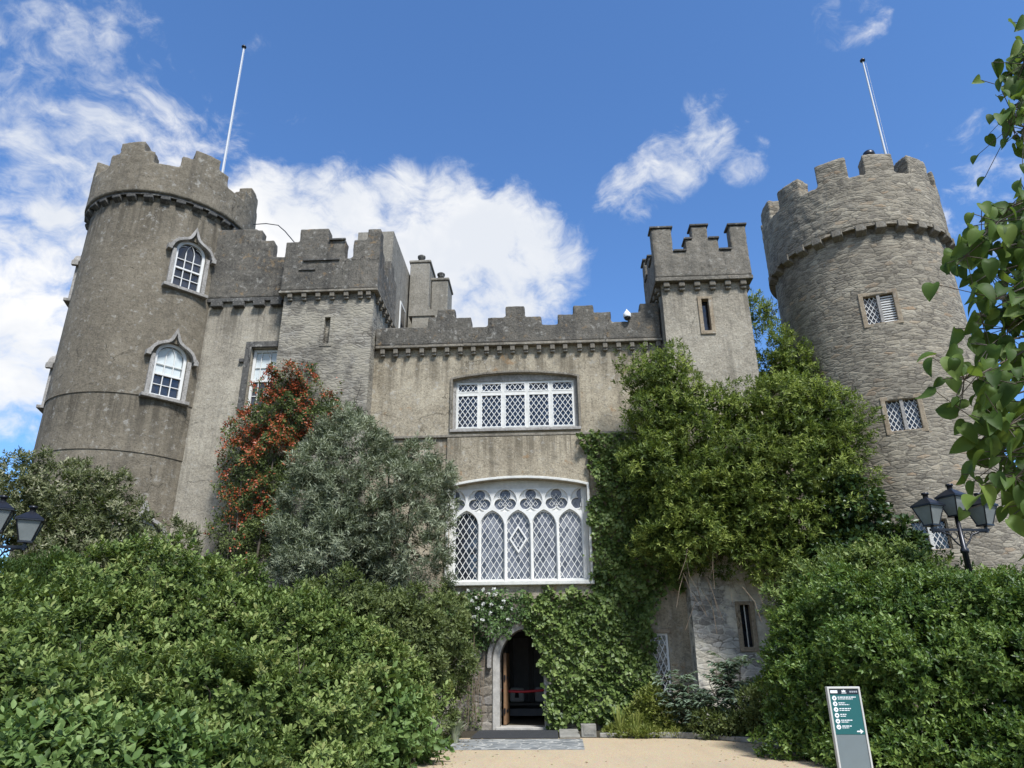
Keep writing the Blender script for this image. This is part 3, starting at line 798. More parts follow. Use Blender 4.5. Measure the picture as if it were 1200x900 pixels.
# ---------------------------------------------------------------- front wall
def parapet_profile(mb, x0, x1, zb, steps, y0, y1, M=None, jit=.015):
    """stepped battlement outline: steps = [(x_from, z)] left to right"""
    top = []
    for i, (x, z) in enumerate(steps):
        xe = steps[i+1][0] if i+1 < len(steps) else x1
        z += random.uniform(-jit, jit)
        top += [(x, z), (xe, z)]
    poly = [(x0, zb)] + [(x1, zb)] + list(reversed(top))
    mb.prism(dedupe(poly), (), y0, y1, M=M)
def coping(mb, steps, x1, y0, y1, over=.05, th_=.07, M=None):
    for i, (x, z) in enumerate(steps):
        xe = steps[i+1][0] if i+1 < len(steps) else x1
        zl = steps[i-1][1] if i else -1; zr = steps[i+1][1] if i+1 < len(steps) else -1
        a = x-(over if zl < z else -.004); b = xe+(over if zr < z else -.004)
        mb.append((a, b, y0-over, y1+over, z+.002, z+th_, M))
door_c, door_w, door_zs, door_za = -.84, 1.20, 1.73, 2.56
BW = dict(x0=-2.95, x1=1.17, z0=3.76, zs=6.62, za=6.86)      # big traceried window
UW = dict(x0=-2.93, x1=1.03, z0=8.46, zs=10.14, za=10.33)    # upper window
door_hole = [(x+door_c, z) for x, z in dedupe(pointed(door_w, .0, door_zs, door_za))]
big_hole = dedupe(seg_arch(BW['x0'], BW['x1'], BW['z0'], BW['zs'], BW['za']))
up_hole = dedupe(seg_arch(UW['x0'], UW['x1'], UW['z0'], UW['zs'], UW['za']))
lat_hole = [(2.72, .62), (3.22, .62), (3.22, 2.42), (2.72, 2.42)]
mb = MB()
mb.prism([(-5.6, 0), (door_hole[0][0], 0)] + [(door_hole[0][0], 0)][:0] + [p for p in reversed(door_hole[2:])] + [(door_hole[1][0], 0), (3.83, 0), (3.83, 11.24), (-5.6, 11.24)],
         [big_hole, up_hole, lat_hole], FY, FY+.62)
front = mb.build('front_wall', M_FRONT, castle)
# shallow bay panel round the big window, string course, corbel table
mb = MB(); bay = [(-3.06, 3.35), (1.27, 3.35), (1.27, 8.20), (-3.06, 8.20)]
mb.prism(bay, [shrink(big_hole, -.001)], FY-.07, FY-.002); mb.build('bay_panel', M_FRONT, front, None, .015)
mb = MB(); mb.box(-5.48, 3.80, FY-.085, FY-.002, 8.203, 8.29); mb.build('string_course', M_CORB, front, None, .015)
mb = MB(); mb.box(-5.48, 3.80, FY-.2, FY+.4, 11.245, 11.34); mb.build('corbel_course', M_CORB, front, None, .02)
first = None
for k in range(22):
    x = -5.24+k*.425
    if x > 3.75: break
    mw = Matrix.Translation((x+random.uniform(-.02, .02), FY, 10.99))
    if first is None:
        mb = MB(); mb.box(-.075, .075, -.17, -.002, .07, .253); mb.box(-.07, .07, -.13, -.002, .0, .069)
        first = mb.build('corbel', M_CORB, front, mw, .025)
    else:
        c = first.copy(); COL.objects.link(c); c.matrix_basis = mw; KIDS['front_wall'].append(c)
FST = [(-5.5, 12.0), (-3.78, 12.32), (-3.49, 12.63), (-2.90, 12.31), (-2.36, 11.96), (-1.81, 12.29), (-1.23, 12.67), (-.59, 12.28), (-.05, 11.95), (.49, 12.30), (1.0, 12.63), (1.66, 12.32), (2.22, 11.97), (2.80, 12.32), (3.17, 12.62)]
mb = MB(); parapet_profile(mb, -5.5, 3.78, 11.344, FST, FY-.16, FY+.34); worn(mb.build('parapet', M_PARA, front))

def window_frame_rect(mb, x0, x1, z0, z1, w, y0, y1):
    mb.prism([(x0, z0), (x1, z0), (x1, z1), (x0, z1)], [[(x0+w, z0+w), (x1-w, z0+w), (x1-w, z1-w), (x0+w, z1-w)]], y0, y1)

# upper five-light window
ux0, ux1, uz0, uz1, uzt = UW['x0'], UW['x1'], UW['z0'], UW['zs'], UW['za']
mb = MB(); arch_band(mb, [(ux0, uz0)] + list(reversed(up_hole[2:])) + [(ux1, uz0)], .075, FY-.075, FY-.002)
mbf = MB()
ix0, ix1, iz0, iz1 = ux0+.10, ux1-.10, uz0+.05, uz1-.04
pitch = (ix1-ix0)/5; ztr = 9.70
holes = []
for k in range(5):
    a, b = ix0+k*pitch, ix0+(k+1)*pitch
    holes += [[(a+.045, iz0+.05), (b-.045, iz0+.05), (b-.045, ztr-.04), (a+.045, ztr-.04)], [(a+.045, ztr+.05), (b-.045, ztr+.05), (b-.045, iz1-.05), (a+.045, iz1-.05)]]
mbf.prism([(ix0, iz0), (ix1, iz0), (ix1, iz1), (ix0, iz1)], holes, FY+.13, FY+.20)
upper_win = mbf.build('window', M_WHITEST, castle); tag(upper_win, 'upper five light white lattice window with a transom')
mb.build('surround', M_CORB, upper_win, None, .012)
mb = MB(); mb.prism(dedupe(seg_arch(ux0+.002, ux1-.002, iz1+.002, uz1-.002, uzt-.004)), (), FY+.10, FY+.30); mb.build('head_panel', M_TRIM, upper_win)
mb = MB(); mb.box(ux0-.06, ux1+.06, FY-.10, FY+.3, uz0-.09, uz0+.004); mb.build('sill', M_TRIM, upper_win, None, .012)
for (a_, b_) in ((ux0+.002, ix0-.002), (ix1+.002, ux1-.002)): mb = MB(); mb.box(a_, b_, FY+.1, FY+.3, uz0+.006, iz1); mb.build('jamb', M_TRIM, upper_win)
for h in holes:
    mb = MB(); window_frame_rect(mb, h[0][0], h[1][0], h[0][1], h[2][1], .03, FY+.12, FY+.17)
    cs = mb.build('casement', M_WHITE, upper_win)
for j, h in enumerate(holes):
    q = [(h[0][0]+.03, h[0][1]+.03), (h[1][0]-.03, h[1][1]+.03), (h[2][0]-.03, h[2][1]-.03), (h[3][0]+.03, h[3][1]-.03)]
    mb = MB(); lattice(mb, q, .165, .235, .017, FY+.135); mb.build('lattice', M_WHITE, upper_win)
mb = MB(); flat_pane(mb, [(ix0+.01, iz0+.01), (ix1-.01, iz0+.01), (ix1-.01, iz1-.01), (ix0+.01, iz1-.01)], FY+.19); mb.build('pane', M_GLASS, upper_win)

# big traceried window
bx0, bx1, bz0, bzs, bza = BW['x0'], BW['x1'], BW['z0'], BW['zs'], BW['za']
jx0, jx1 = bx0+.12, bx1-.14; jz0, jz1 = bz0+.10, bzs-.02
pitch = (jx1-jx0)/5; lights = []
LZ0, LZS, LZA = 3.95, 5.52, 5.90
for k in range(5):
    c = jx0+(k+.5)*pitch
    lights.append([(x+c, z) for x, z in dedupe(pointed(pitch*.855, LZ0, LZS, LZA))])
def trefoil(cx, cz, s_=1., xmin=None, xmax=None, n=60):
    circ = [(0, .185*s_), (-.165*s_, -.095*s_), (.165*s_, -.095*s_)]; rad = .164*s_; pts = []
    for k in range(n):
        a = 2*math.pi*k/n; dx_, dz_ = math.cos(a), math.sin(a); best = .06
        for (qx, qz) in circ:
            b = dx_*qx+dz_*qz; disc = b*b-(qx*qx+qz*qz-rad*rad)
            if disc >= 0: best = max(best, b+math.sqrt(disc))
        x, z = cx+best*dx_, cz+best*dz_
        if xmin is not None: x = max(x, xmin)
        if xmax is not None: x = min(x, xmax)
        pts.append((x, z))
    return dedupe(pts, 2e-3)
TZ = 6.235
tre = [trefoil(jx0+k*pitch, TZ) for k in range(1, 5)]
tre += [trefoil(jx0, TZ, 1., xmin=jx0+.03), trefoil(jx1, TZ, 1., xmax=jx1-.03)]
mb = MB(); mb.prism([(jx0, jz0), (jx1, jz0), (jx1, jz1), (jx0, jz1)], lights+tre, FY+.215, FY+.28)
big = mb.build('window', M_WHITE, castle); tag(big, 'large white traceried window of five lattice lights above the door')
def ogee_light(c, w, z0, zs, za):
    h = w/2; r = []
    for k in range(13):
        u = k/12; r.append((h*(math.cos(u*math.pi/2)**.85 if u < 1 else 0), zs+(za-zs)*(.78*math.sin(u*math.pi/2)+.22*u**3)))
    l = [(-x, z) for x, z in reversed(r[:-1])]
    return dedupe([(c+x, z) for x, z in [(-h, z0), (h, z0)]+r+l], 1e-3)
outer = [ogee_light(jx0+(k+.5)*pitch, pitch*.925, LZ0-.02, LZS-.02, LZA+.06) for k in range(5)]
rings = []
for k in range(6):
    c = jx0+k*pitch; rr = .352
    ring = [(min(jx1-.02, max(jx0+.02, c+rr*math.cos(R(a)))), min(jz1-.02, TZ+.015+rr*math.sin(R(a)))) for a in range(0, 360, 10)]
    rings.append(dedupe(ring, 2e-3))
mb = MB(); mb.prism([(jx0, jz0), (jx1, jz0), (jx1, jz1), (jx0, jz1)], outer+rings, FY+.15, FY+.213)
for k in range(1, 5):
    c = jx0+k*pitch; mb.box(c-.018, c+.018, FY+.12, FY+.148, jz0+.02, LZS+.05)
for q in tre: arch_band(mb, list(reversed(q)), .03, FY+.185, FY+.214, True)
cz_ = 5.10; cxm = jx0+2.5*pitch                                     # diamond in the middle light
arch_band(mb, [(cxm-.27, cz_), (cxm, cz_-.42), (cxm+.27, cz_), (cxm, cz_+.42)], .05, FY+.20, FY+.24, True)
mb.build('tracery', M_WHITE, big, None)
for l in lights:
    xm = (min(p[0] for p in l)+max(p[0] for p in l))/2; zm = (min(p[1] for p in l)+max(p[1] for p in l))/2
    mb = MB(); lattice(mb, shrink(l, -.003), .182, .285, .018, FY+.245, ox=round(xm/.182)*.182-xm, oz=4.925-zm); mb.build('lattice', M_WHITE, big)
mb = MB()
for q in tre[:4]:
    xs = [p[0] for p in q]; cx_ = sum(xs)/len(xs)
    oct_ = [(cx_+.24*math.cos(R(a)), TZ+.22*math.sin(R(a))) for a in range(0, 360, 30)]
    lattice(mb, oct_, .14, .18, .013, FY+.24)
mb.build('lattice', M_WHITE, big)
for k, l in enumerate(lights):
    mb = MB(); flat_pane(mb, shrink(l, -.004), FY+.262); mb.build('pane', M_GLASS if k == 0 else M_GLASSLIT, big)
mb = MB(); flat_pane(mb, [(jx0+.01, LZA+.02), (jx1-.01, LZA+.02), (jx1-.01, jz1-.01), (jx0+.01, jz1-.01)], FY+.275); mb.build('pane', M_GLASSLIT, big)
mb = MB(); mb.box(bx0-.09, bx1+.09, FY-.22, FY+.3, bz0-.02, jz0-.003); mb.build('sill', M_WHITEST, big, None, .02)
mb = MB(); arch_band(mb, [(bx0, jz0)] + list(reversed(big_hole[2:])) + [(bx1, jz0)], .075, FY-.13, FY-.072); mb.build('surround', M_WHITEST, big, None, .012)
mb = MB(); mb.prism(dedupe(seg_arch(bx0+.004, bx1-.004, jz1+.002, bzs-.001, bza-.004)), (), FY+.16, FY+.3); mb.build('head_panel', M_WHITEST, big)
for (a_, b_) in ((bx0+.004, jx0-.002), (jx1+.002, bx1-.004)): mb = MB(); mb.box(a_, b_, FY+.12, FY+.3, jz0, jz1); mb.build('jamb', M_WHITEST, big)

# narrow lattice window beside the ivy
mb = MB(); window_frame_rect(mb, 2.725, 3.215, .625, 2.415, .06, FY+.05, FY+.13); nw = mb.build('window', M_WHITE, castle); tag(nw, 'narrow white lattice window at ground level')
q = [(2.785, .685), (3.155, .685), (3.155, 2.355), (2.785, 2.355)]
mb = MB(); lattice(mb, q, .15, .32, .022, FY+.07); mb.build('lattice', M_WHITE, nw)
mb = MB(); flat_pane(mb, q, FY+.11); mb.build('pane', M_GLASS, nw)
mb = MB(); mb.box(2.64, 3.30, FY-.04, FY-.002, 2.42, 2.54); mb.build('lintel', M_BROWNTRIM, nw, None, .01)

# ---------------------------------------------------------------- doorway and hall
arch = [(x+door_c, z) for x, z in dedupe(pointed(door_w, .0, door_zs, door_za))]
path = [arch[1]] + arch[2:] + [arch[0]]
mb = MB(); arch_band(mb, list(reversed(path)), .20, FY-.05, FY-.003)
door = MB(); door.box(-.04, .04, 0, 1.05, .10, 1.95); 
Md = Matrix.Translation((door_c-door_w/2+.105, FY+.50, 0)) @ Matrix.Rotation(R(-2), 4, 'Z')
door_o = door.build('door', M_WOOD, castle, Md, .008)
tag(door_o, 'golden oak door standing open inwards')
mb.build('door_surround', M_SLAB, castle, None, .02)
hd = [(x+door_c, z) for x, z in dedupe(pointed(door_w+.46, 1.55, door_zs, door_za+.27))]
mb = MB(); arch_band(mb, list(reversed(hd[1:]+hd[:1]))[0:], .12, FY-.16, FY-.004)
mb.build('hood_mould', M_TRIM, castle, None, .02)
for z in (.45, 1.30):
    mb = MB(); mb.box(-.055, -.041, -.0, .6, z-.03, z+.03); mb.box(.041, .055, 0, .6, z-.03, z+.03); mb.tube([(0, -.02, z-.07), (0, -.02, z+.07)], .022, 8); mb.build('hinge', M_BLACKIRON, door_o, Md)
mb = MB(); mb.box(door_c-door_w/2-.1, door_c+door_w/2+.1, FY-.16, FY+.62, .0, .085); mb.build('threshold', M_SLAB, castle, None, .015)
mb = MB()
HX0, HX1, HY0, HY1, HZ = -2.6, .9, FY+.64, FY+5.2, 3.1
mb.add([(HX0, HY0, .07), (HX1, HY0, .07), (HX1, HY1, .07), (HX0, HY1, .07)], [(0, 1, 2, 3)], 1)
mb.add([(HX0, HY1, .0), (HX1, HY1, .0), (HX1, HY1, HZ), (HX0, HY1, HZ)], [(0, 1, 2, 3)])
mb.add([(HX0, HY0, .0), (HX0, HY1, .0), (HX0, HY1, HZ), (HX0, HY0, HZ)], [(0, 1, 2, 3)])
mb.add([(HX1, HY0, .0), (HX1, HY0, HZ), (HX1, HY1, HZ), (HX1, HY1, .0)], [(0, 1, 2, 3)])
mb.add([(HX0, HY0, HZ), (HX0, HY1, HZ), (HX1, HY1, HZ), (HX1, HY0, HZ)], [(0, 1, 2, 3)])
hall = mb.build('hall', [M_HALL, M_HALLFLOOR], castle); tag(hall, 'dim entrance hall with panelled back wall')
mb = MB()
for x in (-1.42, -.72, -.20): mb.box(x-.09, x+.09, HY1-.08, HY1-.002, .1, 2.5)
mb.box(-2.2, .6, HY1-.10, HY1-.003, 2.502, 2.7); mb.box(-2.2, .6, HY1-.11, HY1-.004, .08, .45); mb.build('panelling', M_HALLDARK, hall)
mb = MB(); mb.box(-2.58, .88, FY+.64, HY1-.1, 2.96, 3.05); mb.build('ceiling_beam', M_HALLDARK, hall)

# ---------------------------------------------------------------- stair block beside the dark tower
BX0, BX1, BY0 = -8.55, -5.53, 20.5
mb = MB(); mb.box(BX0, BX1, BY0, 25, 0, 13.1)
block = mb.build('stair_block', M_BLOCK, castle)
c1 = MB(); c1.box(-7.13, -6.88, BY0-.3, BY0+.35, 11.28, 12.26); boolean_cut(block, [c1])
mb = MB(); mb.prism([(-7.20, 11.2), (-6.81, 11.2), (-6.81, 12.34), (-7.20, 12.34)], [[(-7.10, 11.3), (-6.91, 11.3), (-6.91, 12.24), (-7.10, 12.24)]], BY0-.02, BY0+.15)
mb.box(-7.098, -6.912, BY0+.16, BY0+.3, 11.302, 12.238)
sw = mb.build('slit_window', M_BLOCK, castle); tag(sw, 'blocked slit window in the stair block')
mb = MB(); mb.box(-8.70, -5.38, BY0-.18, 25.1, 13.105, 13.19); mb.build('corbel_course', M_CORB, block, None, .02)
first = None
for (x, y, rz) in [(-8.32+k*.47, BY0, 0) for k in range(6)] + [(-5.70, BY0, 0)] + [(BX1, BY0+.35+k*.47, 90) for k in range(8)]:
    mw = Matrix.Translation((x, y, 12.86)) @ Matrix.Rotation(R(rz), 4, 'Z')
    if first is None:
        mb = MB(); mb.box(-.08, .08, -.15, -.002, .08, .243); mb.box(-.075, .075, -.10, -.002, .0, .079); first = mb.build('corbel', M_CORB, block, mw, .025)
    else:
        c = first.copy(); COL.objects.link(c); c.matrix_basis = mw; KIDS['stair_block'].append(c)
BST = [(-8.66, 15.10), (-8.20, 15.58), (-7.22, 15.12), (-6.62, 14.38), (-6.33, 15.08), (-5.86, 15.5)]
mb = MB(); parapet_profile(mb, -8.66, -5.42, 13.194, BST, BY0-.14, BY0+.32)
Ms = Matrix.Translation((-5.42, BY0+.322, 0)) @ Matrix.Rotation(R(90), 4, 'Z')
parapet_profile(mb, 0, 2.4, 13.194, [(0, 14.9), (.35, 14.38), (.95, 14.9), (1.3, 15.3), (1.9, 14.9)], 0, .4, M=Ms)
Ms2 = Matrix.Translation((-8.66, 24.9, 0)) @ Matrix.Rotation(R(-90), 4, 'Z')
parapet_profile(mb, 0, 4.05, 13.194, [(0, 14.4), (1.2, 15.1), (2.2, 14.4)], 0, .4, M=Ms2)
worn(mb.build('parapet', M_PARA, block))
mb = MB(); mb.box(-8.0, -6.75, BY0-.20, BY0-.143, 14.30, 14.345); mb.box(-7.16, -6.6, BY0-.22, BY0-.143, 15.07, 15.125); mb.box(-8.1, -7.55, BY0-.19, BY0-.143, 13.95, 13.99); mb.build('drip_course', M_DARKTRIM, block)

# ---------------------------------------------------------------- pale wall between tower and block
LY = 21.0
lw_hole = [(-9.62, 9.2), (-8.72, 9.2), (-8.72, 11.45), (-9.62, 11.45)]
mb = MB(); mb.prism([(-12.6, 0), (-8.552, 0), (-8.552, 13.15), (-12.6, 13.15)], [lw_hole], LY, LY+.6)
lwall = mb.build('curtain_wall', M_LWALL, castle); tag(lwall, 'pale stained wall between the dark tower and the stair block')
mb = MB(); parapet_profile(mb, -12.3, -8.664, 13.30, [(-12.3, 16.05), (-10.02, 15.98), (-9.80, 15.55), (-9.32, 14.85)], LY-.10, LY+.3); worn(mb.build('parapet', M_PARA, lwall))
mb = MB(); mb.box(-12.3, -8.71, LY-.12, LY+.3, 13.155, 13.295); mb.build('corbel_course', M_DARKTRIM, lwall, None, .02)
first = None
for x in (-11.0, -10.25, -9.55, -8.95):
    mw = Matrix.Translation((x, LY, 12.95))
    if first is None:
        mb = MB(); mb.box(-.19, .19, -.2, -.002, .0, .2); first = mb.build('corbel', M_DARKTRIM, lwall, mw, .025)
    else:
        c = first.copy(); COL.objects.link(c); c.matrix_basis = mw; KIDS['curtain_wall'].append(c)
mb = MB(); window_frame_rect(mb, -9.60, -8.74, 9.22, 11.43, .09, LY+.14, LY+.22); mb.box(-9.51, -8.83, LY+.13, LY+.21, 10.28, 10.36)
w = mb.build('window', M_WHITE, castle); tag(w, 'tall white sash window half hidden by the berry climber')
mb = MB(); mb.prism([(-9.82, 9.2), (-9.622, 9.2), (-9.622, 11.452), (-8.72, 11.452), (-8.72, 11.66), (-9.82, 11.66)], (), LY-.08, LY-.003); mb.box(-9.98, -9.822, LY-.10, LY-.004, 10.92, 11.05); mb.build('hood_mould', M_DARKTRIM, w, None, .02)
mb = MB()
for x in (-9.33, -9.03): mb.box(x-.012, x+.012, LY+.155, LY+.19, 9.3, 11.35)
for z in (9.8, 10.8): mb.box(-9.5, -8.84, LY+.16, LY+.185, z-.012, z+.012)
mb.build('glazing_bars', M_WHITE, w)
mb = MB(); flat_pane(mb, [(-9.53, 9.3), (-8.81, 9.3), (-8.81, 10.3), (-9.53, 10.3)], LY+.2); mb.build('pane', M_GLASS, w)
mb = MB(); flat_pane(mb, [(-9.53, 10.3), (-8.81, 10.3), (-8.81, 11.36), (-9.53, 11.36)], LY+.2); mb.build('blind', M_BLIND, w)

# ---------------------------------------------------------------- rear storey and chimneys
mb = MB(); mb.prism([(-7.0, 12), (-5.62, 12), (-5.62, 17.15), (-7.0, 17.15)], (), 23.0, 26.4)
rear = mb.build('rear_wall', M_REAR, castle)
mb = MB(); mb.box(-5.60, -5.55, 24.6, 25.5, 13.3, 15.0); rw = mb.build('window', M_WHITE, castle); tag(rw, 'white window edge on the rear storey beside the chimneys')
mb = MB(); mb.add([(-5.545, 24.68, 13.4), (-5.545, 25.42, 13.4), (-5.545, 25.42, 14.9), (-5.545, 24.68, 14.9)], [(0, 1, 2, 3)]); mb.build('pane', M_GLASS, rw)
for (x0, x1, zt, y) in ((-5.55, -4.72, 17.55, 26.0), (-4.70, -4.0, 16.95, 26.5)):
    mb = MB(); mb.box(x0, x1, y, y+1.3, 11.5, zt); mb.box(x0-.05, x1+.05, y-.05, y+1.35, zt+.002, zt+.12)
    ch = mb.build('chimney', M_REAR, castle, None, .03)
    mb = MB(); mb.lathe([(.0, 0), (.16, 0), (.13, .22), (.17, .26), (.17, .33), (.10, .38), (0, .40)], ((x0+x1)/2, y+.25, zt+.122), 14); mb.build('chimney_pot', M_DARKTRIM, ch)
mb = MB(); mb.box(-5.2, -4.45, 25.2, 25.98, 12.2, 14.6); mb.prism([(-5.35, 14.6), (-4.3, 14.6), (-4.6, 15.1), (-5.1, 15.1)], (), 25.15, 25.97); mb.build('dormer', M_REAR, castle)

mb = MB(); mb.box(-5.52, 3.80, FY+.625, 27.5, 11.05, 11.23); mb.build('roof', M_REAR, castle)
mb = MB(); mb.box(-5.52, 3.80, 27.505, 28.0, 0, 11.9); mb.box(3.50, 3.80, 22.6, 27.5, 0, 11.04); mb.build('rear_wall', M_REAR, castle)
# ---------------------------------------------------------------- square turret
SX0, SX1, SY0, SY1 = 3.83, 6.52, 20.4, 22.5
mb = MB(); mb.box(SX0, SX1, SY0, SY1, 0, 13.0, 0)
tur = mb.build('square_turret', [M_TURRET, M_TURLOW], castle)
cu = [MB(), MB()]; cu[0].box(5.03, 5.27, SY0-.3, SY0+.4, 11.28, 12.42); cu[1].box(5.08, 5.36, SY0-.3, SY0+.4, 2.0, 3.1); boolean_cut(tur, cu)
for f in tur.data.polygons: f.material_index = 0
mb = MB(); mb.box(SX0-.02, SX1+.02, SY0-.022, SY1, .0, 4.6); low = mb.build('turret_base', M_TURLOW, castle)
cb = MB(); cb.box(5.08, 5.36, SY0-.3, SY0+.4, 2.0, 3.1); boolean_cut(low, [cb])
for (x0, x1, z0, z1, yy) in ((5.03, 5.27, 11.28, 12.42, SY0), (5.08, 5.36, 2.0, 3.1, SY0-.022)):
    mb = MB(); mb.prism([(x0-.11, z0-.1), (x1+.11, z0-.1), (x1+.11, z1+.08), (x0-.11, z1+.08)], [[(x0+.01, z0+.02), (x1-.01, z0+.02), (x1-.01, z1-.01), (x0+.01, z1-.01)]], yy-.045, yy+.16)
    s_ = mb.build('slit_window', M_BROWNTRIM, castle, None, .012)
    s_['label'] = 'open slit window high in the square turret' if z0 > 5 else 'brown framed slit window low in the square turret'
    mb = MB(); flat_pane(mb, [(x0, z0), (x1, z0), (x1, z1), (x0, z1)], yy+.2); mb.build('pane', M_GLASS, s_)
    if z0 < 5: mb = MB(); mb.box((x0+x1)/2-.012, (x0+x1)/2+.012, yy+.04, yy+.07, z0+.02, z1-.01); mb.build('bar', M_WHITEST, s_)
PX0, PX1, PY0, PY1 = 3.64, 6.70, 20.2, 22.7
mb = MB(); mb.box(PX0-.02, PX1+.02, PY0-.02, PY1+.02, 13.003, 13.14); mb.build('corbel_course', M_PARA2, tur, None, .02)
first = None
for (x, y, rz) in [(3.98+k*.485, SY0, 0) for k in range(6)] + [(SX0, SY0+.25+k*.5, -90) for k in range(4)] + [(SX1, SY0+.25+k*.5, 90) for k in range(4)]:
    mw = Matrix.Translation((x, y, 12.72)) @ Matrix.Rotation(R(rz), 4, 'Z')
    if first is None:
        mb = MB(); mb.box(-.10, .10, -.17, -.002, .10, .281); mb.box(-.09, .09, -.11, -.002, .0, .099); first = mb.build('corbel', M_CORB, tur, mw, .04)
    else:
        c = first.copy(); COL.objects.link(c); c.matrix_basis = mw; KIDS['square_turret'].append(c)
TST = [(PX0, 14.98), (4.29, 14.08), (4.72, 14.52), (4.95, 15.02), (5.46, 14.52), (5.76, 14.08), (6.17, 15.0)]
mb = MB(); mc = []
parapet_profile(mb, PX0, PX1, 13.144, TST, PY0, PY0+.42, jit=.0); coping(mc, TST, PX1, PY0, PY0+.42)
SST = [(0, 14.08), (.55, 14.52), (1.0, 14.08), (1.58, 14.98)]
for Msd in (Matrix.Translation((PX1, PY0+.423, 0)) @ Matrix.Rotation(R(90), 4, 'Z'),):
    parapet_profile(mb, 0, 2.07, 13.144, SST, 0, .42, M=Msd, jit=0.); coping(mc, SST, 2.07, 0, .42, M=Msd)
SSL = [(0, 14.98), (.49, 14.08), (1.0, 14.52), (1.5, 14.08)]
Msd = Matrix.Translation((PX0, PY1-.007, 0)) @ Matrix.Rotation(R(-90), 4, 'Z')
parapet_profile(mb, 0, 2.07, 13.144, SSL, 0, .42, M=Msd, jit=0.); coping(mc, SSL, 2.07, 0, .42, M=Msd)
worn(mb.build('parapet', M_PARA2, tur), .04, .04); 
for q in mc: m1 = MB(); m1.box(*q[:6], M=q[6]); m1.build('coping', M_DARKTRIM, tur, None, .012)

# link wall behind the climber
mb = MB(); mb.prism([(6.522, 0), (9.3, 0), (9.3, 12.3), (8.3, 12.2), (7.9, 11.4), (7.2, 10.2), (6.522, 9.8)], (), 22.0, 22.5)
mb.build('link_wall', M_RTOWER, castle)

# ================================================================== PLANTS
G_LAUREL = leaf_mat('laurel leaves', (.044, .074, .016), (.120, .176, .040), (.27, .335, .105), accent=(.24, .19, .07), acc_at=.992)
G_BRIGHT = leaf_mat('bright hydrangea leaves', (.042, .084, .020), (.098, .165, .040), (.20, .28, .09))
G_BOX = leaf_mat('fine clipped leaves', (.035, .066, .018), (.072, .120, .032), (.13, .19, .055))
G_VARIEG = leaf_mat('variegated leaves', (.062, .078, .030), (.145, .160, .072), (.27, .28, .15), accent=(.36, .35, .22), acc_at=.86)
G_OLIVE = leaf_mat('grey green leaves', (.085, .104, .060), (.185, .212, .128), (.34, .365, .25), .6, .22)
G_PYRA = leaf_mat('firethorn leaves', (.045, .066, .020), (.095, .125, .036), (.17, .20, .06))
G_BERRY = leaf_mat('orange red berries', (.19, .034, .012), (.27, .055, .018), (.31, .10, .034), .4, .05)
G_IVY = leaf_mat('ivy leaves', (.044, .076, .018), (.108, .162, .038), (.25, .315, .10), .45, .25)
G_CLIMB = leaf_mat('feathery climber leaves', (.046, .074, .015), (.125, .178, .034), (.31, .365, .085), .5, .38)
G_DKIVY = leaf_mat('dark ivy leaves', (.014, .03, .010), (.03, .06, .018), (.07, .11, .035), .35, .15)
G_HEDGE = leaf_mat('glossy hedge leaves', (.030, .066, .012), (.078, .142, .024), (.19, .27, .06), .45, .28, .35)
G_BROWNGREEN = leaf_mat('dull green leaves', (.052, .072, .022), (.110, .142, .046), (.20, .235, .085))
G_YELLOW = leaf_mat('yellow green leaves', (.10, .13, .025), (.21, .245, .055), (.36, .38, .11), .5, .4)
G_BLUE = leaf_mat('blue green leaves', (.065, .100, .066), (.135, .185, .125), (.25, .31, .22), .55, .25, .2)
G_ROSE = leaf_mat('rose leaves', (.030, .062, .018), (.070, .125, .036), (.14, .21, .07), .4, .2)
G_PETAL = leaf_mat('white petals', (.6, .6, .55), (.72, .72, .66), (.82, .82, .78), .6, .3)
G_BIG = leaf_mat('broad tree leaves', (.040, .078, .016), (.088, .150, .028), (.18, .25, .055), .55, .45, .22)
G_STRIPE = leaf_mat('pale striped leaves', (.10, .15, .06), (.30, .33, .20), (.50, .50, .38))

# big laurel shrub, lower left
L1 = [lump(60, 785, 11.6, 1.55, 1.5, 1.2), lump(150, 765, 12.6, 1.5, 1.4, 1.25), lump(205, 745, 13.4, 1.35, 1.3, 1.35), lump(300, 782, 13.6, 1.4, 1.3, 1.2), lump(390, 812, 14.2, 1.35, 1.2, 1.2),
      lump(110, 870, 10.6, 1.4, 1.2, 1.0), lump(230, 855, 11.6, 1.5, 1.3, 1.1), lump(340, 865, 12.4, 1.4, 1.2, 1.1), lump(440, 812, 15.3, 1., 1.1, 1.), lump(20, 870, 9.8, 1.2, 1, 1.),
      lump(170, 940, 10.2, 1.7, 1.2, .9), lump(310, 945, 11.4, 1.6, 1.2, .8), lump(245, 712, 14.4, .9, 1, .7), lump(350, 755, 14.8, .9, 1, .7)]
plant('laurel_shrub', (-5.0, 12.6, 0), 'big sprawling light green shrub filling the lower left corner', 'shrub',
      crown(rough(L1, 11, (.14, .46), (.75, 1.14)), leaf=.088, wid=.47, sub=.24, per=40, cover=1.05, up=.5, tband=.45, subvar=.65, shoot=8, outline=OVAL, core=.58), G_LAUREL, [L1[i][0] for i in (0, 1, 3, 4, 6, 7)], r0_=.06)
lau = bpy.data.objects['laurel_shrub']
for k in range(120):
    tws = MB(); c, r = random.choice(L1); u = unit(1)[0]; u[1] = -abs(u[1]); u = u/np.linalg.norm(u); a = Vector(c+u*r*.8); b = Vector(c+u*r*random.uniform(1.02, 1.22))+Vector((random.uniform(-.2, .2), 0, random.uniform(-.05, .25)))
    if a.z > .1 and len(KIDS['laurel_shrub']) < 80: tws.tube([a, a.lerp(b, .5)+Vector((random.uniform(-.06, .06), 0, .03)), b], [.010, .007, .003], 5); tws.build('twig', M_BARK, lau)
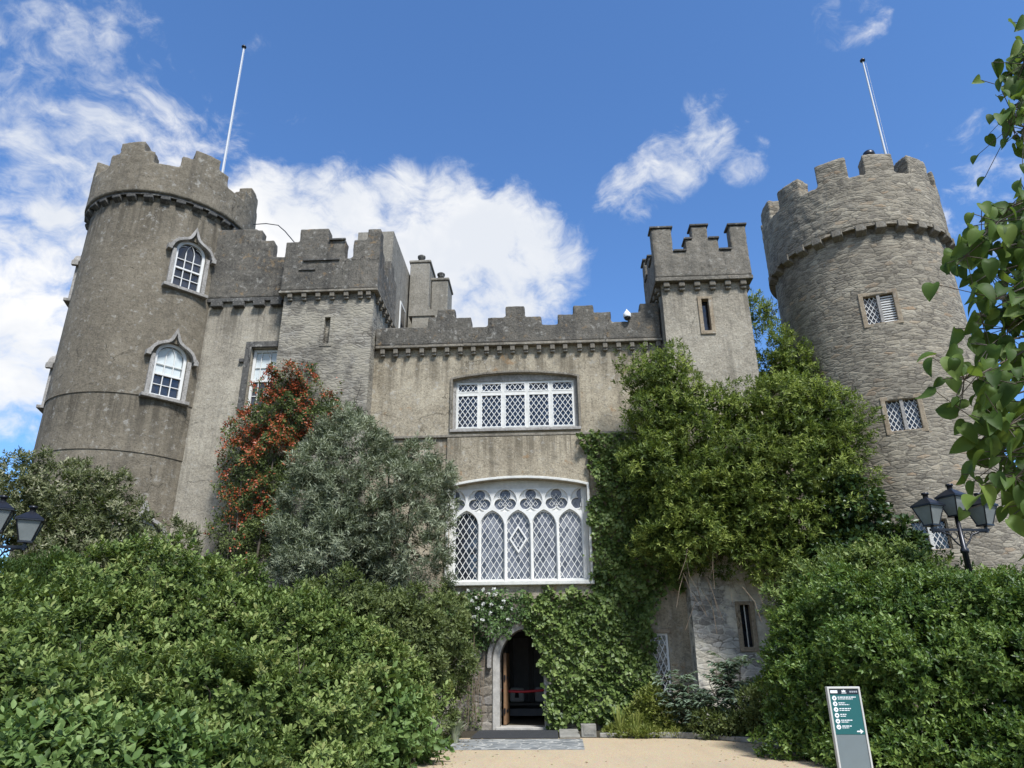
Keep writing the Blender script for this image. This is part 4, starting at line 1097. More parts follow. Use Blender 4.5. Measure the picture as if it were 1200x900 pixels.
# bright shrub at the path edge
L2 = [lump(422, 850, 13.9, .95, .9, .75), lump(367, 885, 12.9, .9, .8, .7), lump(447, 890, 13.9, .58, .8, .6), lump(402, 905, 13.0, .8, .8, .5)]
plant('hydrangea_shrub', (-3.4, 13.6, 0), 'bright green leafy shrub spilling onto the path edge', 'shrub',
      crown(rough(L2, 4), leaf=.125, wid=.58, sub=.26, per=28, cover=1.2, up=.6, shoot=6, outline=OVAL, core=.6), G_BRIGHT, [L2[i][0] for i in (0, 1)], r0_=.04)
L2b = [lump(30, 900, 8.6, .9, .8, .45), lump(130, 905, 9.2, .9, .7, .42), lump(215, 905, 9.8, .7, .6, .34)]
plant('low_shrub', (-5.2, 9.0, 0), 'low broad leaved shrub along the bottom edge beneath the big shrub', 'shrub',
      crown(L2b, leaf=.105, wid=.56, sub=.22, per=26, cover=1.2, up=.8, shoot=6, outline=OVAL, core=.6), G_BRIGHT, [L2b[1][0]], r0_=.03)
# fine dark shrub behind, far left
L3 = [lump(20, 728, 13.6, 1.3, 1.2, .95), lump(90, 728, 14.6, 1.3, 1.2, .95), lump(-60, 738, 13.2, 1.3, 1.2, 1.), lump(150, 728, 15.2, .9, .9, .8)]
plant('clipped_shrub', (-9.5, 14.2, 0), 'finely leaved clipped shrub below the left lantern post', 'shrub',
      crown(rough(L3, 4), leaf=.07, wid=.4, sub=.26, per=95, cover=1.1, up=.6, jit=.7), G_BOX, [L3[0][0], L3[1][0]], r0_=.05)
# variegated tree in front of the dark tower
L4 = [lump(80, 587, 17, 1.05, .9, .95), lump(20, 597, 17, .95, .9, .9), lump(135, 614, 17, .75, .8, .65), lump(200, 637, 17.3, .55, .6, .4), lump(-50, 612, 17, 1., .9, 1.0), lump(90, 652, 16.8, 1.2, .9, .9), lump(180, 667, 17, .9, .9, .6),
      lump(60, 560, 17, .5, .5, .45), lump(12, 564, 17, .4, .5, .45), lump(120, 582, 17, .5, .5, .4)]
plant('variegated_tree', (-11.0, 17, 0), 'cream and olive leaved small tree before the dark round tower', 'tree',
      crown(rough(L4, 9, (.16, .42), (.8, 1.25)), leaf=.095, wid=.38, sub=.20, per=28, cover=.72, up=.6, jit=1.1, core=.3, shoot=8, tband=.36), G_VARIEG, [l[0] for l in L4[:6]], group=None, r0_=.09, crown_name='crown', stem_name='limb')
# firethorn with berries against the wall
wallcl = lambda yy: (lambda q: q[:, 1] < yy)
FTP = [(312, 446), (324, 428), (338, 436), (346, 426), (360, 430), (367, 446), (372, 472), (386, 460), (401, 460), (402, 478), (390, 496), (370, 494), (352, 525), (345, 580), (335, 640), (320, 665), (262, 655), (248, 640), (250, 612), (262, 590), (255, 566), (266, 535), (262, 505), (282, 492), (286, 474), (303, 466)]
# grey green tree by the big window
L6 = [lump(407, 551, 18.9, 1.25, .9, 1.15), lump(374, 591, 18.7, .95, .9, 1.0), lump(440, 576, 18.8, 1.15, .9, 1.0), lump(480, 596, 19.0, .95, .8, 1.15), lump(382, 641, 18.5, .95, .9, .8), lump(480, 646, 18.8, 1.0, .8, .85),
      lump(412, 526, 19.1, .85, .7, .75), lump(367, 656, 18.3, .8, .8, .6), lump(500, 576, 19.2, .5, .5, .6), lump(357, 616, 18.5, .6, .7, .6), lump(455, 551, 19.1, .5, .5, .6), lump(420, 596, 18.6, .9, .7, .6), lump(440, 656, 18.9, .6, .6, .4)]
plant('olive_tree', (-4.6, 18.9, 0), 'feathery grey green tree standing left of the big white window', 'tree',
      crown(rough(L6, 12, (.16, .42), (.75, 1.32)), leaf=.125, wid=.20, sub=.20, per=36, cover=.72, up=.45, jit=1.1, core=0, tband=.42, subvar=.6, keepback=.6, shoot=9), G_OLIVE, [l[0] for l in L6]+[L6[0][0]+np.array([.4, 0, -1.])], M_DARKBARK, r0_=.10, crown_name='crown', stem_name='limb')
# brown green shrub between the laurel and the door
L7 = [lump(500, 739, 18.3, .95, .7, .75), lump(465, 754, 17.6, 1., .8, .85), lump(515, 778, 18.4, .62, .6, .8), lump(480, 808, 17.6, .8, .7, 1.), lump(430, 724, 17.4, 1., .7, .6), lump(505, 838, 17.8, .42, .5, .7), lump(390, 714, 17., 1., .7, .6), lump(520, 724, 18.9, .5, .5, .5)]
plant('evergreen_shrub', (-3.5, 18.0, 0), 'tall dull green shrub left of the arched doorway', 'shrub',
      crown(rough(L7, 5), leaf=.095, wid=.46, sub=.24, per=40, cover=1.05, up=.3, core=.55, shoot=7, tband=.34), G_BROWNGREEN, [l[0] for l in L7[:4]], M_DARKBARK, r0_=.06)

# ivy carpet on the front wall: a polygon in x,z of the wall plane
def in_poly(X, Z, poly):
    ins = np.zeros(len(X), bool); n = len(poly)
    for i in range(n):
        (x1, z1), (x2, z2) = poly[i], poly[(i+1) % n]
        c = ((z1 > Z) != (z2 > Z)); xx = (x2-x1)*(Z-z1)/np.where(z2-z1 == 0, 1e-9, z2-z1)+x1
        ins ^= c & (X < xx)
    return ins
def pxpoly(pts, Y): return [(p.x, p.z) for p in (at(x, y, Y) for x, y in pts)]
def wall_leaves(poly, yfun, dens, leaf, wid, mat, name, parent, depth=.3, edge=.12, lumpy=1.0, hang=.5, keep=None):
    xs = [p[0] for p in poly]; zs = [p[1] for p in poly]
    n = int((max(xs)-min(xs))*(max(zs)-min(zs))*dens)
    X = rng.uniform(min(xs), max(xs), n); Z = rng.uniform(min(zs), max(zs), n)
    wob = np.sin(X*7.3+Z*3.1)*.5+np.sin(X*3.7-Z*5.9)*.5+np.sin(X*13.+Z*11.)*.4
    k = in_poly(X+wob*edge+rng.normal(size=n)*edge*.5, Z+np.sin(X*9.1+Z*5.)*edge+rng.normal(size=n)*edge*.6, poly) & (Z > .02)
    if keep is not None: k &= keep(X, Z)
    X, Z = X[k], Z[k]; n = len(X)
    b = (np.sin(X*4.3+1.3*np.sin(Z*2.9))+np.sin(Z*5.1+1.7*np.sin(X*3.3))+.7*np.sin(X*9.7-Z*8.3)+.6*np.sin(X*12.1+Z*14.3))/3.3
    dp = depth*(.45+.55*b*lumpy)
    gx = depth*.55*lumpy*4.3*np.cos(X*4.3+1.3*np.sin(Z*2.9))/3.3; gz = depth*.55*lumpy*5.1*np.cos(Z*5.1+1.7*np.sin(X*3.3))/3.3
    Yw = yfun(X, Z)
    P = np.stack([X, Yw-.02-np.maximum(.01, dp)*rng.random(n)**.35, Z], 1)
    N = norm(np.stack([gx, -np.ones(n), gz*1.0+.55], 1)+unit(n)*.55)
    D = norm(np.stack([np.zeros(n), -np.full(n, .45), np.full(n, -hang)], 1)+unit(n)*.75)
    L = leaf*rng.uniform(.6, 1.3, n); tint = np.clip(.45+.25*b+rng.normal(size=n)*.2, 0, 1)
    return np_obj(name, [leaves_mesh(P, D, N, L, L*wid, tint, .12, .1)], mat, parent)
ivy = empty('ivy', (.9, FY, 0), 'dense green ivy hung on the wall between doorway and lattice window', 'ivy')
IVP = [(640, 858), (640, 800), (634, 770), (622, 745), (612, 725), (616, 700), (640, 692), (694, 694), (695, 640), (692, 590), (696, 560), (684, 520), (676, 505), (720, 508), (760, 520), (800, 560), (806, 650), (800, 690), (778, 690), (762, 720), (768, 745), (770, 790), (764, 820), (735, 850), (700, 850), (672, 846), (660, 856)]
ivp = pxpoly(IVP, 20.9)
wall_leaves(ivp, lambda X, Z: np.full(len(X), FY-.07)+0*Z, 620, .125, .85, G_IVY, 'foliage', ivy, .38, .10)
stems([(1.0, FY-.10, 3), (1.6, FY-.10, 5), (2.3, FY-.10, 4), (1.9, FY-.10, 7.6)], (1.6, FY-.11, 0), M_BARK, ivy, .02, bend=.1)
# climbing rose with white flowers over the door
e5 = empty('firethorn', (-8.8, 20.4, 0), 'orange red berried climber on the pale wall by the dark tower', 'climbing shrub')
ftp = pxpoly(FTP, 20.4)
fty = lambda X, Z: np.full(len(X), 20.46)
wall_leaves(ftp, lambda X, Z: np.where((X < -8.6) & (rng.random(len(X)) < .4), 20.9, 20.46), 1500, .10, .40, G_PYRA, 'foliage', e5, .55, .22, hang=.1)
def berry_keep(X, Z):
    w = np.clip((Z-4.2)/5.5, .12, .95); w = np.where((X > -8.1) & (Z < 7.2), w*.3, w)
    n_ = np.sin(X*6.1+Z*2.3)+np.sin(Z*7.3-X*4.)+np.sin(Z*3.1+1.7)
    return rng.random(len(X)) < w*np.clip(.50+.45*n_, .02, 1.)
wall_leaves(ftp, lambda X, Z: fty(X, Z)-.08, 1150, .07, .75, G_BERRY, 'berries', e5, .55, .22, hang=.1, keep=berry_keep)
twg = MB()
for k in range(34):
    a = random.choice(FTP[:24]); p0_ = at(a[0]+random.uniform(-6, 18), a[1]+random.uniform(4, 22), 20.35); d = Vector((random.uniform(-.35, .3), -random.uniform(.05, .3), random.uniform(.1, .7)))
    twg.tube([p0_, p0_+d*.5+Vector((.03, 0, 0)), p0_+d], [.010, .007, .003], 5)
for (x0_, x1_, z1_) in ((-8.9, -9.3, 6.), (-8.8, -8.6, 8.), (-8.7, -8.1, 9.2), (-9.0, -9.1, 7.5)):
    twg.tube([(x0_, 20.3, 0), ((x0_+x1_)/2+.1, 20.25, z1_*.5), (x1_, 20.3, z1_)], [.05, .035, .012], 7)
twg.build('stem', M_BARK, e5)
rose = empty('climbing_rose', (-2.4, FY-.2, 0), 'white flowered climbing rose trained over the arched doorway', 'climbing rose')
RSP = [(520, 692), (610, 690), (624, 702), (612, 728), (600, 735), (584, 748), (566, 752), (556, 770), (548, 762), (540, 740), (522, 715)]
rsp = pxpoly(RSP, 20.8)
wall_leaves(rsp, lambda X, Z: np.full(len(X), FY-.03)+0*Z, 900, .10, .55, G_ROSE, 'foliage', rose, .5, .12)
for (x, y) in [(568, 690), (578, 691), (571, 696), (560, 702), (580, 699), (583, 695), (559, 712), (546, 700), (553, 705), (587, 712), (541, 709), (573, 720), (594, 727), (556, 724), (590, 703), (564, 727), (553, 768), (538, 694), (548, 692), (600, 712), (576, 708), (566, 707)]:
    c = np.array(at(x+random.uniform(-2, 2), y+random.uniform(-2, 2), FY-.5)); n = 9
    d = norm(unit(n)+np.array([0, -.5, .3])); np_obj('flower', [leaves_mesh(np.repeat(c[None], n, 0), d, norm(unit(n)+np.array([0, -1, .5])), np.full(n, .075)*rng.uniform(.7, 1.2, n), np.full(n, .065), rng.random(n), .2, .1)], G_PETAL, rose)
wall_leaves(pxpoly([(530, 735), (560, 752), (562, 775), (556, 800), (560, 830), (566, 852), (545, 858), (530, 850)], 20.8), lambda X, Z: np.full(len(X), FY-.03)+0*Z, 300, .09, .5, G_BROWNGREEN, 'creeper', rose, .35, .16)
dry = MB()
for k in range(26):
    x = random.uniform(-2.6, -1.85); z0_ = random.uniform(0, .6); h_ = random.uniform(1.0, 2.6); y = FY-.06-random.random()*.18
    dry.tube([(x, y, z0_), (x+random.uniform(-.1, .1), y-.06, z0_+h_*.5), (x+random.uniform(-.25, .2), y, z0_+h_)], random.uniform(.004, .008), 5)
dry.build('stem', M_STRAW, rose)

# big feathery climber on turret and link wall
cl = empty('wall_climber', (5.2, 20.0, 0), 'huge billowing yellow green climber covering the square turret', 'climber')
L8 = [lump(775, 440, 19.9, 1.0, .5, .9), lump(782, 490, 19.9, .9, .55, 1.1), lump(832, 490, 19.7, 1.1, .6, .95), lump(888, 492, 19.6, 1.2, .7, 1.0), lump(940, 485, 19.6, 1.1, .8, 1.05), lump(980, 495, 19.5, .62, .7, .8),
      lump(928, 438, 21.1, .7, .6, .75), lump(905, 410, 21.3, .42, .5, .7), lump(790, 555, 19.7, 1.2, .7, 1.2), lump(860, 550, 19.4, 1.2, .8, 1.2), lump(930, 555, 19.4, 1.05, .8, 1.2), lump(980, 550, 19.4, .6, .7, .8), lump(815, 610, 19.6, 1.0, .7, .9),
      lump(870, 615, 19.7, 1.0, .6, .8), lump(940, 620, 19.5, 1.05, .8, 1.0), lump(925, 660, 19.3, .8, .7, .65), lump(782, 560, 20.2, .7, .5, 1.0), lump(785, 620, 20.2, .7, .45, .9), lump(985, 605, 19.2, .6, .7, .8), lump(886, 372, 21.4, .22, .3, .55), lump(880, 645, 19.7, .6, .5, .45),
      lump(762, 450, 20.3, .5, .4, .8), lump(764, 520, 20.4, .5, .4, .8), lump(790, 640, 20.2, .8, .45, .7), lump(840, 650, 20.1, .7, .4, .5), lump(880, 560, 19.6, 1., .7, 1.)]
np_obj('foliage', crown(rough(L8, 9, (.2, .5), (.72, 1.15)), leaf=.11, wid=.34, sub=.27, per=36, cover=.92, up=.5, jit=1.1, core=.5, tband=.42, subvar=.7, shoot=9, clip=lambda q: ~((q[:, 0] > 3.6) & (q[:, 0] < 6.7) & (q[:, 1] > 20.36))), G_CLIMB, cl)
dry = MB()
for k in range(32):
    p = at(random.uniform(800, 930), random.uniform(610, 700), random.uniform(19.0, 20.2)); q = p+Vector((random.uniform(-.5, .5), random.uniform(-.2, .1), -random.uniform(.4, 1.2)))
    dry.tube([p, p.lerp(q, .5)+Vector((random.uniform(-.15, .15), -.1, .05)), q], random.uniform(.004, .008), 5)
dry.build('dry_stems', M_STRAW, cl)
stems([L8[10][0], L8[14][0]], (6.6, 20.2, 0), M_BARK, cl, .03, bend=.05)
dk = empty('dark_ivy', (8.6, 19.3, 0), 'dark glossy ivy clump at the foot of the rubble tower', 'ivy')
L9 = [lump(1000, 600, 18.9, .55, .6, .9), lump(1008, 640, 18.9, .55, .6, .5), lump(990, 655, 18.6, .6, .6, .5)]
np_obj('foliage', crown(L9, leaf=.13, wid=.7, sub=.24, per=30, up=.4, hang=.4), G_DKIVY, dk); stems([L9[0][0]], (8.3, 19.2, 0), M_BARK, dk, .05)
dk2 = empty('dark_ivy', (8.75, 18.6, 0), 'small dark ivy tuft poking over the hedge beside the lamps', 'ivy')
L9b = [lump(1053, 625, 18.2, .28, .3, .3), lump(1062, 640, 18.2, .4, .3, .3)]
np_obj('foliage', crown(L9b, leaf=.13, wid=.7, sub=.2, per=26, up=.4, hang=.3), G_DKIVY, dk2); stems([L9b[0][0]], (8.75, 18.4, 0), M_BARK, dk2, .04)

# clipped hedge on the right and the looser shrub on top of it behind
L10 = [lump(962, 760, 15.6, 1.0, 1., 1.0), lump(1000, 745, 15.2, 1.2, 1.1, 1.0), lump(1070, 740, 14.8, 1.3, 1.1, 1.05), lump(1145, 742, 14.4, 1.3, 1.1, 1.05), lump(1215, 742, 14.0, 1.3, 1.1, 1.0), lump(960, 820, 15.3, .95, 1.1, 1.0), lump(1000, 815, 14.6, 1.25, 1.2, 1.1), lump(1080, 815, 14.0, 1.3, 1.2, 1.15), lump(1160, 820, 13.6, 1.3, 1.2, 1.15), lump(1230, 820, 13.2, 1.2, 1.2, 1.1),
       lump(978, 868, 14.9, .85, 1., .62), lump(1040, 890, 13.9, 1.2, 1.1, .7), lump(1130, 900, 13.3, 1.3, 1.1, .7), lump(1210, 900, 12.8, 1.2, 1.1, .7)]
plant('hedge', (7.6, 14.6, 0), 'tall clipped dark green hedge behind the teal signboard', 'hedge',
      crown(rough(L10, 1), leaf=.082, wid=.5, sub=.22, per=48, cover=1.2, up=.45, core=.72, jit=.9, shoot=7, tband=.32), G_HEDGE, [L10[i][0] for i in (1, 2, 3, 6, 7)], r0_=.06)
L11 = [lump(965, 694, 17.3, .85, .8, .55), lump(1020, 679, 17.2, 1.1, .9, .6), lump(1060, 679, 17.0, .8, .8, .5), lump(955, 719, 17.2, .7, .8, .55), lump(1000, 704, 16.6, 1.2, .8, .6), lump(1120, 714, 16.9, 1., .8, .45), lump(1190, 714, 16.6, 1.1, .8, .5)]
plant('loose_shrub', (7.4, 17.2, 0), 'lighter loose shrub rising behind the top of the clipped hedge', 'shrub',
      crown(rough(L11, 5), leaf=.10, wid=.5, sub=.24, per=38, cover=1.1, up=.6, core=.62, shoot=7, tband=.34), G_LAUREL, [L11[i][0] for i in (0, 1, 3)], r0_=.05)

# flower bed
def tuft(name, base, label, cat, n, h, spread, w, mat, group=None, arch_=.5, col_bias=0.):
    """strap leaves fanning out of one crown"""
    e = empty(name, base, label, cat, group); V = []; F = []; T = []
    for k in range(n):
        a = random.uniform(0, 2*math.pi); s_ = spread*random.uniform(.2, 1); hh = h*random.uniform(.6, 1.1); ww = w*random.uniform(.7, 1.2)
        b = Vector(base)+Vector((math.cos(a)*.06, math.sin(a)*.06, .0)); o_ = Vector((math.cos(a), math.sin(a), 0)); sd_ = Vector((-math.sin(a), math.cos(a), 0)); i0 = len(V)
        for j in range(5):
            u = j/4; p = b+o_*s_*u**1.5+Vector((0, 0, hh*(u-arch_*u*u*.9))); ww_ = ww*(1-u**2.2)*.5+.001
            V += [p-sd_*ww_, p+sd_*ww_]; T += [min(1, max(0, .5+col_bias+random.gauss(0, .2)))]*2
            if j: F += [(i0+2*j-2, i0+2*j-1, i0+2*j+1), (i0+2*j-2, i0+2*j+1, i0+2*j)]
    np_obj('leaves', [(np.array([tuple(v) for v in V]), np.array(F), np.array(T))], mat, e); return e
tuft('spider_plant', (-2.22, 17.7, .012), 'pale striped strap leaved plant left of the doormat', 'plant', 70, 1.0, .40, .05, G_STRIPE, arch_=.62)
for i, (x, y, Y, h, lb) in enumerate([(727, 862, 19.0, .85, 'upright yellow green iris clump at the bed edge nearest the ivy'), (746, 862, 19.0, .72, 'smaller yellow green iris clump in the middle of the bed edge')]):
    b = at(x, y, Y); tuft('iris_clump', (b.x, b.y, .005), lb, 'plant', 34, h, .22, .05, G_YELLOW, 'iris clumps at the bed edge', arch_=.25, col_bias=.1)
LY1 = [lump(765, 830, 19.6, .42, .4, .42), lump(782, 845, 19.3, .4, .4, .3), lump(750, 845, 19.5, .32, .3, .28)]
plant('golden_shrub', (3.2, 19.6, 0), 'small golden leaved shrub below the narrow lattice window', 'shrub', crown(LY1, leaf=.09, wid=.5, sub=.14, per=22, up=.5, core=.5), G_YELLOW, [LY1[0][0]], r0_=.02)
LG = [lump(x, 861, 19.0+random.uniform(-.1, .2), .34, .4, .13) for x in range(726, 880, 16)]
gc = np_obj('ground_cover', crown(LG, leaf=.08, wid=.35, sub=.12, per=18, up=.8, core=.4), G_YELLOW, None); tag(gc, kind='stuff')
def plume(base, label, hts, mat):
    e = empty('plume_shrub', base, label, 'shrub', 'blue green plume shrubs'); parts = []; st = MB(); B = Vector(base)
    for (dx_, dy_, h) in hts:
        top = B+Vector((dx_, dy_, h)); st.tube([B+Vector((dx_*.2, dy_*.2, 0)), B+Vector((dx_*.6, dy_*.6, h*.5)), top], [.02, .015, .008], 6)
        for k in range(16):
            u = random.uniform(.45, 1.05); o_ = B+Vector((dx_*u, dy_*u, h*u)); a = random.uniform(0, 6.283); ln = random.uniform(.3, .5); tip = Vector((math.cos(a), math.sin(a), random.uniform(-.1, .6))).normalized()
            st.tube([o_, o_+tip*ln*.5+Vector((0, 0, .03)), o_+tip*ln], [.008, .006, .003], 4, cap=False)
            n = 18; uu = rng.uniform(.25, 1, n); P_ = np.array(o_)+np.array(tip)*ln*uu[:, None]; sd_ = np.array(Vector((-tip.y, tip.x, 0)).normalized())
            D_ = norm(sd_*np.where(np.arange(n) % 2, 1, -1)[:, None]+np.array(tip)*.7+unit(n)*.25+np.array([0, 0, -.15])); Ls = .17*rng.uniform(.7, 1.2, n)
            parts.append(leaves_mesh(P_, D_, norm(np.array([0, 0, 1.])+unit(n)*.35+np.array([0, -.3, 0])), Ls, Ls*.30, np.clip(.5+rng.normal(size=n)*.2, 0, 1), .15, .2))
    np_obj('foliage', parts, mat, e); st.build('stem', M_BARK, e)
b = at(862, 862, 18.6); plume((b.x, b.y, 0), 'tall blue green plume leaved shrub between turret wall and hedge', [(-.3, 0, 1.5), (0, .1, 1.75), (.3, 0, 1.6), (.45, -.2, 1.25), (-.1, -.3, 1.2), (-.5, -.1, 1.2), (.2, -.35, .95), (.1, .3, 1.55)], G_BLUE)
b = at(812, 862, 18.9); plume((b.x, b.y, 0), 'lower blue green plume leaved shrub in front of the turret corner', [(-.35, 0, .9), (0, .1, 1.15), (.35, -.1, .85), (.1, -.3, .7), (-.15, .3, 1.25), (-.45, .3, 1.3)], G_BLUE)
LD = [lump(838, 850, 18.5, .5, .35, .3), lump(880, 850, 18.2, .55, .4, .4), lump(900, 830, 17.6, .5, .5, .5)]
plant('bed_shrub', (4.4, 18.3, 0), 'low dark shrub filling the bed under the plume leaves', 'shrub', crown(LD, leaf=.09, wid=.45, sub=.16, per=22, up=.5), G_BROWNGREEN, [LD[0][0]], r0_=.02)

# broad leaved tree hanging in from the right
tree = empty('broadleaf_tree', (6.6, 6.4, 0), 'broad heart leaved tree hanging in from the right edge', 'tree')
trunk = MB(); trunk.tube([(6.6, 6.4, 0), (6.5, 6.5, 2.5), (6.35, 6.5, 5.5), (6.2, 6.6, 9.0), (6.1, 6.6, 11)], [.22, .19, .15, .10, .05], 14); trunk.build('trunk', M_BARK, tree)
HEART = [(0.0, .0), (-.05, .18), (.02, .36), (.18, .48), (.38, .5), (.58, .43), (.76, .30), (.90, .14), (1.0, .0)]
br = MB(); TP = []
# (px,py,depth) leaf-spray centres along the visible edge of the crown
SPR = [(1192, 48, 6.1), (1180, 75, 6.0), (1190, 95, 6.2), (1176, 118, 6.1), (1188, 128, 6.2), (1165, 148, 6.0), (1200, 60, 6.3), (1190, 60, 6.0), (1185, 110, 6.1), (1165, 130, 6.0), (1195, 140, 6.2), (1180, 150, 5.9), (1195, 90, 6.3), (1195, 30, 6.2),
       (1185, 232, 6.0), (1160, 245, 6.1), (1195, 240, 6.3), (1150, 260, 5.9), (1175, 265, 6.2), (1130, 280, 6.0), (1155, 295, 6.3), (1190, 290, 6.0), (1112, 300, 5.9), (1140, 320, 6.1), (1170, 325, 6.2), (1195, 330, 6.4), (1150, 350, 5.9), (1185, 360, 6.0), (1130, 370, 6.2),
       (1160, 385, 6.1), (1195, 395, 6.2), (1140, 405, 6.0), (1175, 415, 6.3), (1125, 440, 5.9), (1155, 440, 6.1), (1190, 445, 6.0), (1110, 445, 6.1), (1145, 470, 6.2), (1180, 475, 6.1), (1160, 500, 5.9), (1195, 500, 6.2), (1140, 505, 6.1), (1165, 530, 6.1), (1190, 535, 6.0), (1170, 560, 5.9), (1195, 570, 6.2), (1155, 555, 6.1), (1185, 590, 6.0), (1200, 420, 6.6), (1200, 260, 6.6), (1200, 340, 6.7), (1200, 480, 6.6), (1198, 540, 6.6)]
for (x, y) in [(1230, 40), (1225, 120), (1230, 260), (1225, 330), (1230, 420), (1230, 520), (1225, 590), (1260, 70), (1260, 240), (1260, 300), (1260, 400), (1260, 500), (1290, 150), (1290, 350), (1290, 500), (1320, 250), (1320, 420), (1300, 580), (1350, 330), (1240, 640), (1290, 30), (1340, 120)]:
    SPR.append((x, y, random.uniform(5.8, 7.2)))
Pl, Dl, Nl, Ll = [], [], [], []
for (x, y, Y) in SPR:
    x += 20
    c = at(x, y, Y)
    root = Vector((6.3, 6.5, min(10.5, c.z+random.uniform(.2, .9))))
    br.tube([root, root.lerp(c, .5)+Vector((0, random.uniform(-.1, .1), .25)), c], [.03, .015, .006], 6, cap=False)
    for k in range(random.randint(11, 14)):
        o_ = c+Vector((random.gauss(0, .15), random.gauss(0, .16), random.gauss(0, .14)))
        d = Vector((random.gauss(-.30, .5), random.gauss(-.1, .5), random.gauss(-.85, .35))).normalized()
        nrm = Vector((random.gauss(-.1, .5), random.gauss(-.55, .5), random.gauss(.55, .4)))
        br.tube([c, o_], .004, 4, cap=False)
        Pl.append(o_); Dl.append(d); Nl.append(nrm); Ll.append(random.uniform(.10, .22))
arr = lambda q: np.array([tuple(v) for v in q])
Ll = np.array(Ll)
np_obj('crown', [leaves_mesh(arr(Pl), arr(Dl), norm(arr(Nl)), Ll, Ll*rng.uniform(.62, .88, len(Ll)), np.clip(.45+rng.normal(size=len(Ll))*.25, 0, 1), .30, .38, HEART)], G_BIG, tree)
br.build('branch', M_BARK, tree)

# ================================================================== OBJECTS
def flagpole(x, y, z0_, z1_, label):
    e = empty('flagpole', (x, y, z0_), label, 'flagpole', 'white flagpoles on the towers')
    mb = MB(); mb.tube([(x, y, z0_), (x, y, (z0_+z1_)/2), (x, y, z1_)], [.05, .042, .03], 12); mb.build('pole', M_POLE, e)
    mb = MB(); mb.lathe([(0, 0), (.09, .02), (.10, .07), (.06, .13), (0, .15)], (x, y, z1_+.002), 14); mb.build('finial', M_BLACKIRON, e)
    mb = MB(); mb.tube([(x+.09, y-.05, z0_+.8), (x+.075, y-.05, z1_-.1)], .007, 5); mb.build('halyard', M_POLE, e)
# (radius about 5 cm)
flagpole(-12.23, 22, 16.55, 25.8, 'white flagpole on top of the dark round tower')
flagpole(12.78, 22, 14.25, 23.5, 'white flagpole on top of the rubble stone tower')
cb = MB(); pts = [at(297, 263, 21.5), at(312, 262, 21.5), at(326, 264, 21.5), at(334, 271, 21.4), at(345, 284, 21.2)]
cb.tube(pts, .018, 6); tag(cb.build('cable', M_BLACKIRON), 'thin dark cable looping from the dark tower to the stair block battlement', 'cable')
# camera dome on the parapet
cp = at(735, 371, FY-.25); ec = empty('security_camera', tuple(cp), 'small white dome security camera on the front parapet', 'camera')
mb = MB(); mb.lathe([(0, .22), (.05, .20), (.12, .10), (.13, .0), (.115, -.03)], tuple(cp), 16); mb.tube([cp+Vector((0, 0, .2)), cp+Vector((0, .02, .26)), cp+Vector((0, .35, .22))], .022, 8); mb.build('housing', M_CCTV, ec)
mb = MB(); mb.lathe([(.112, -.032), (.10, -.09), (.05, -.13), (0, -.14)], tuple(cp), 16); mb.build('dome', M_GLASS, ec)
# bare twigs between turret and rubble tower
tw = MB()
for k in range(16):
    a = at(random.uniform(893, 912), random.uniform(372, 384), 21.7); d = Vector((random.uniform(-.25, .45), 0, random.uniform(.25, 1.0)))
    tw.tube([a, a+d*.5+Vector((.05, 0, 0)), a+d], [.012, .008, .004], 5)
tag(tw.build('bare_twigs', M_BARK), 'bare twigs against the sky between square turret and rubble tower', 'twigs')

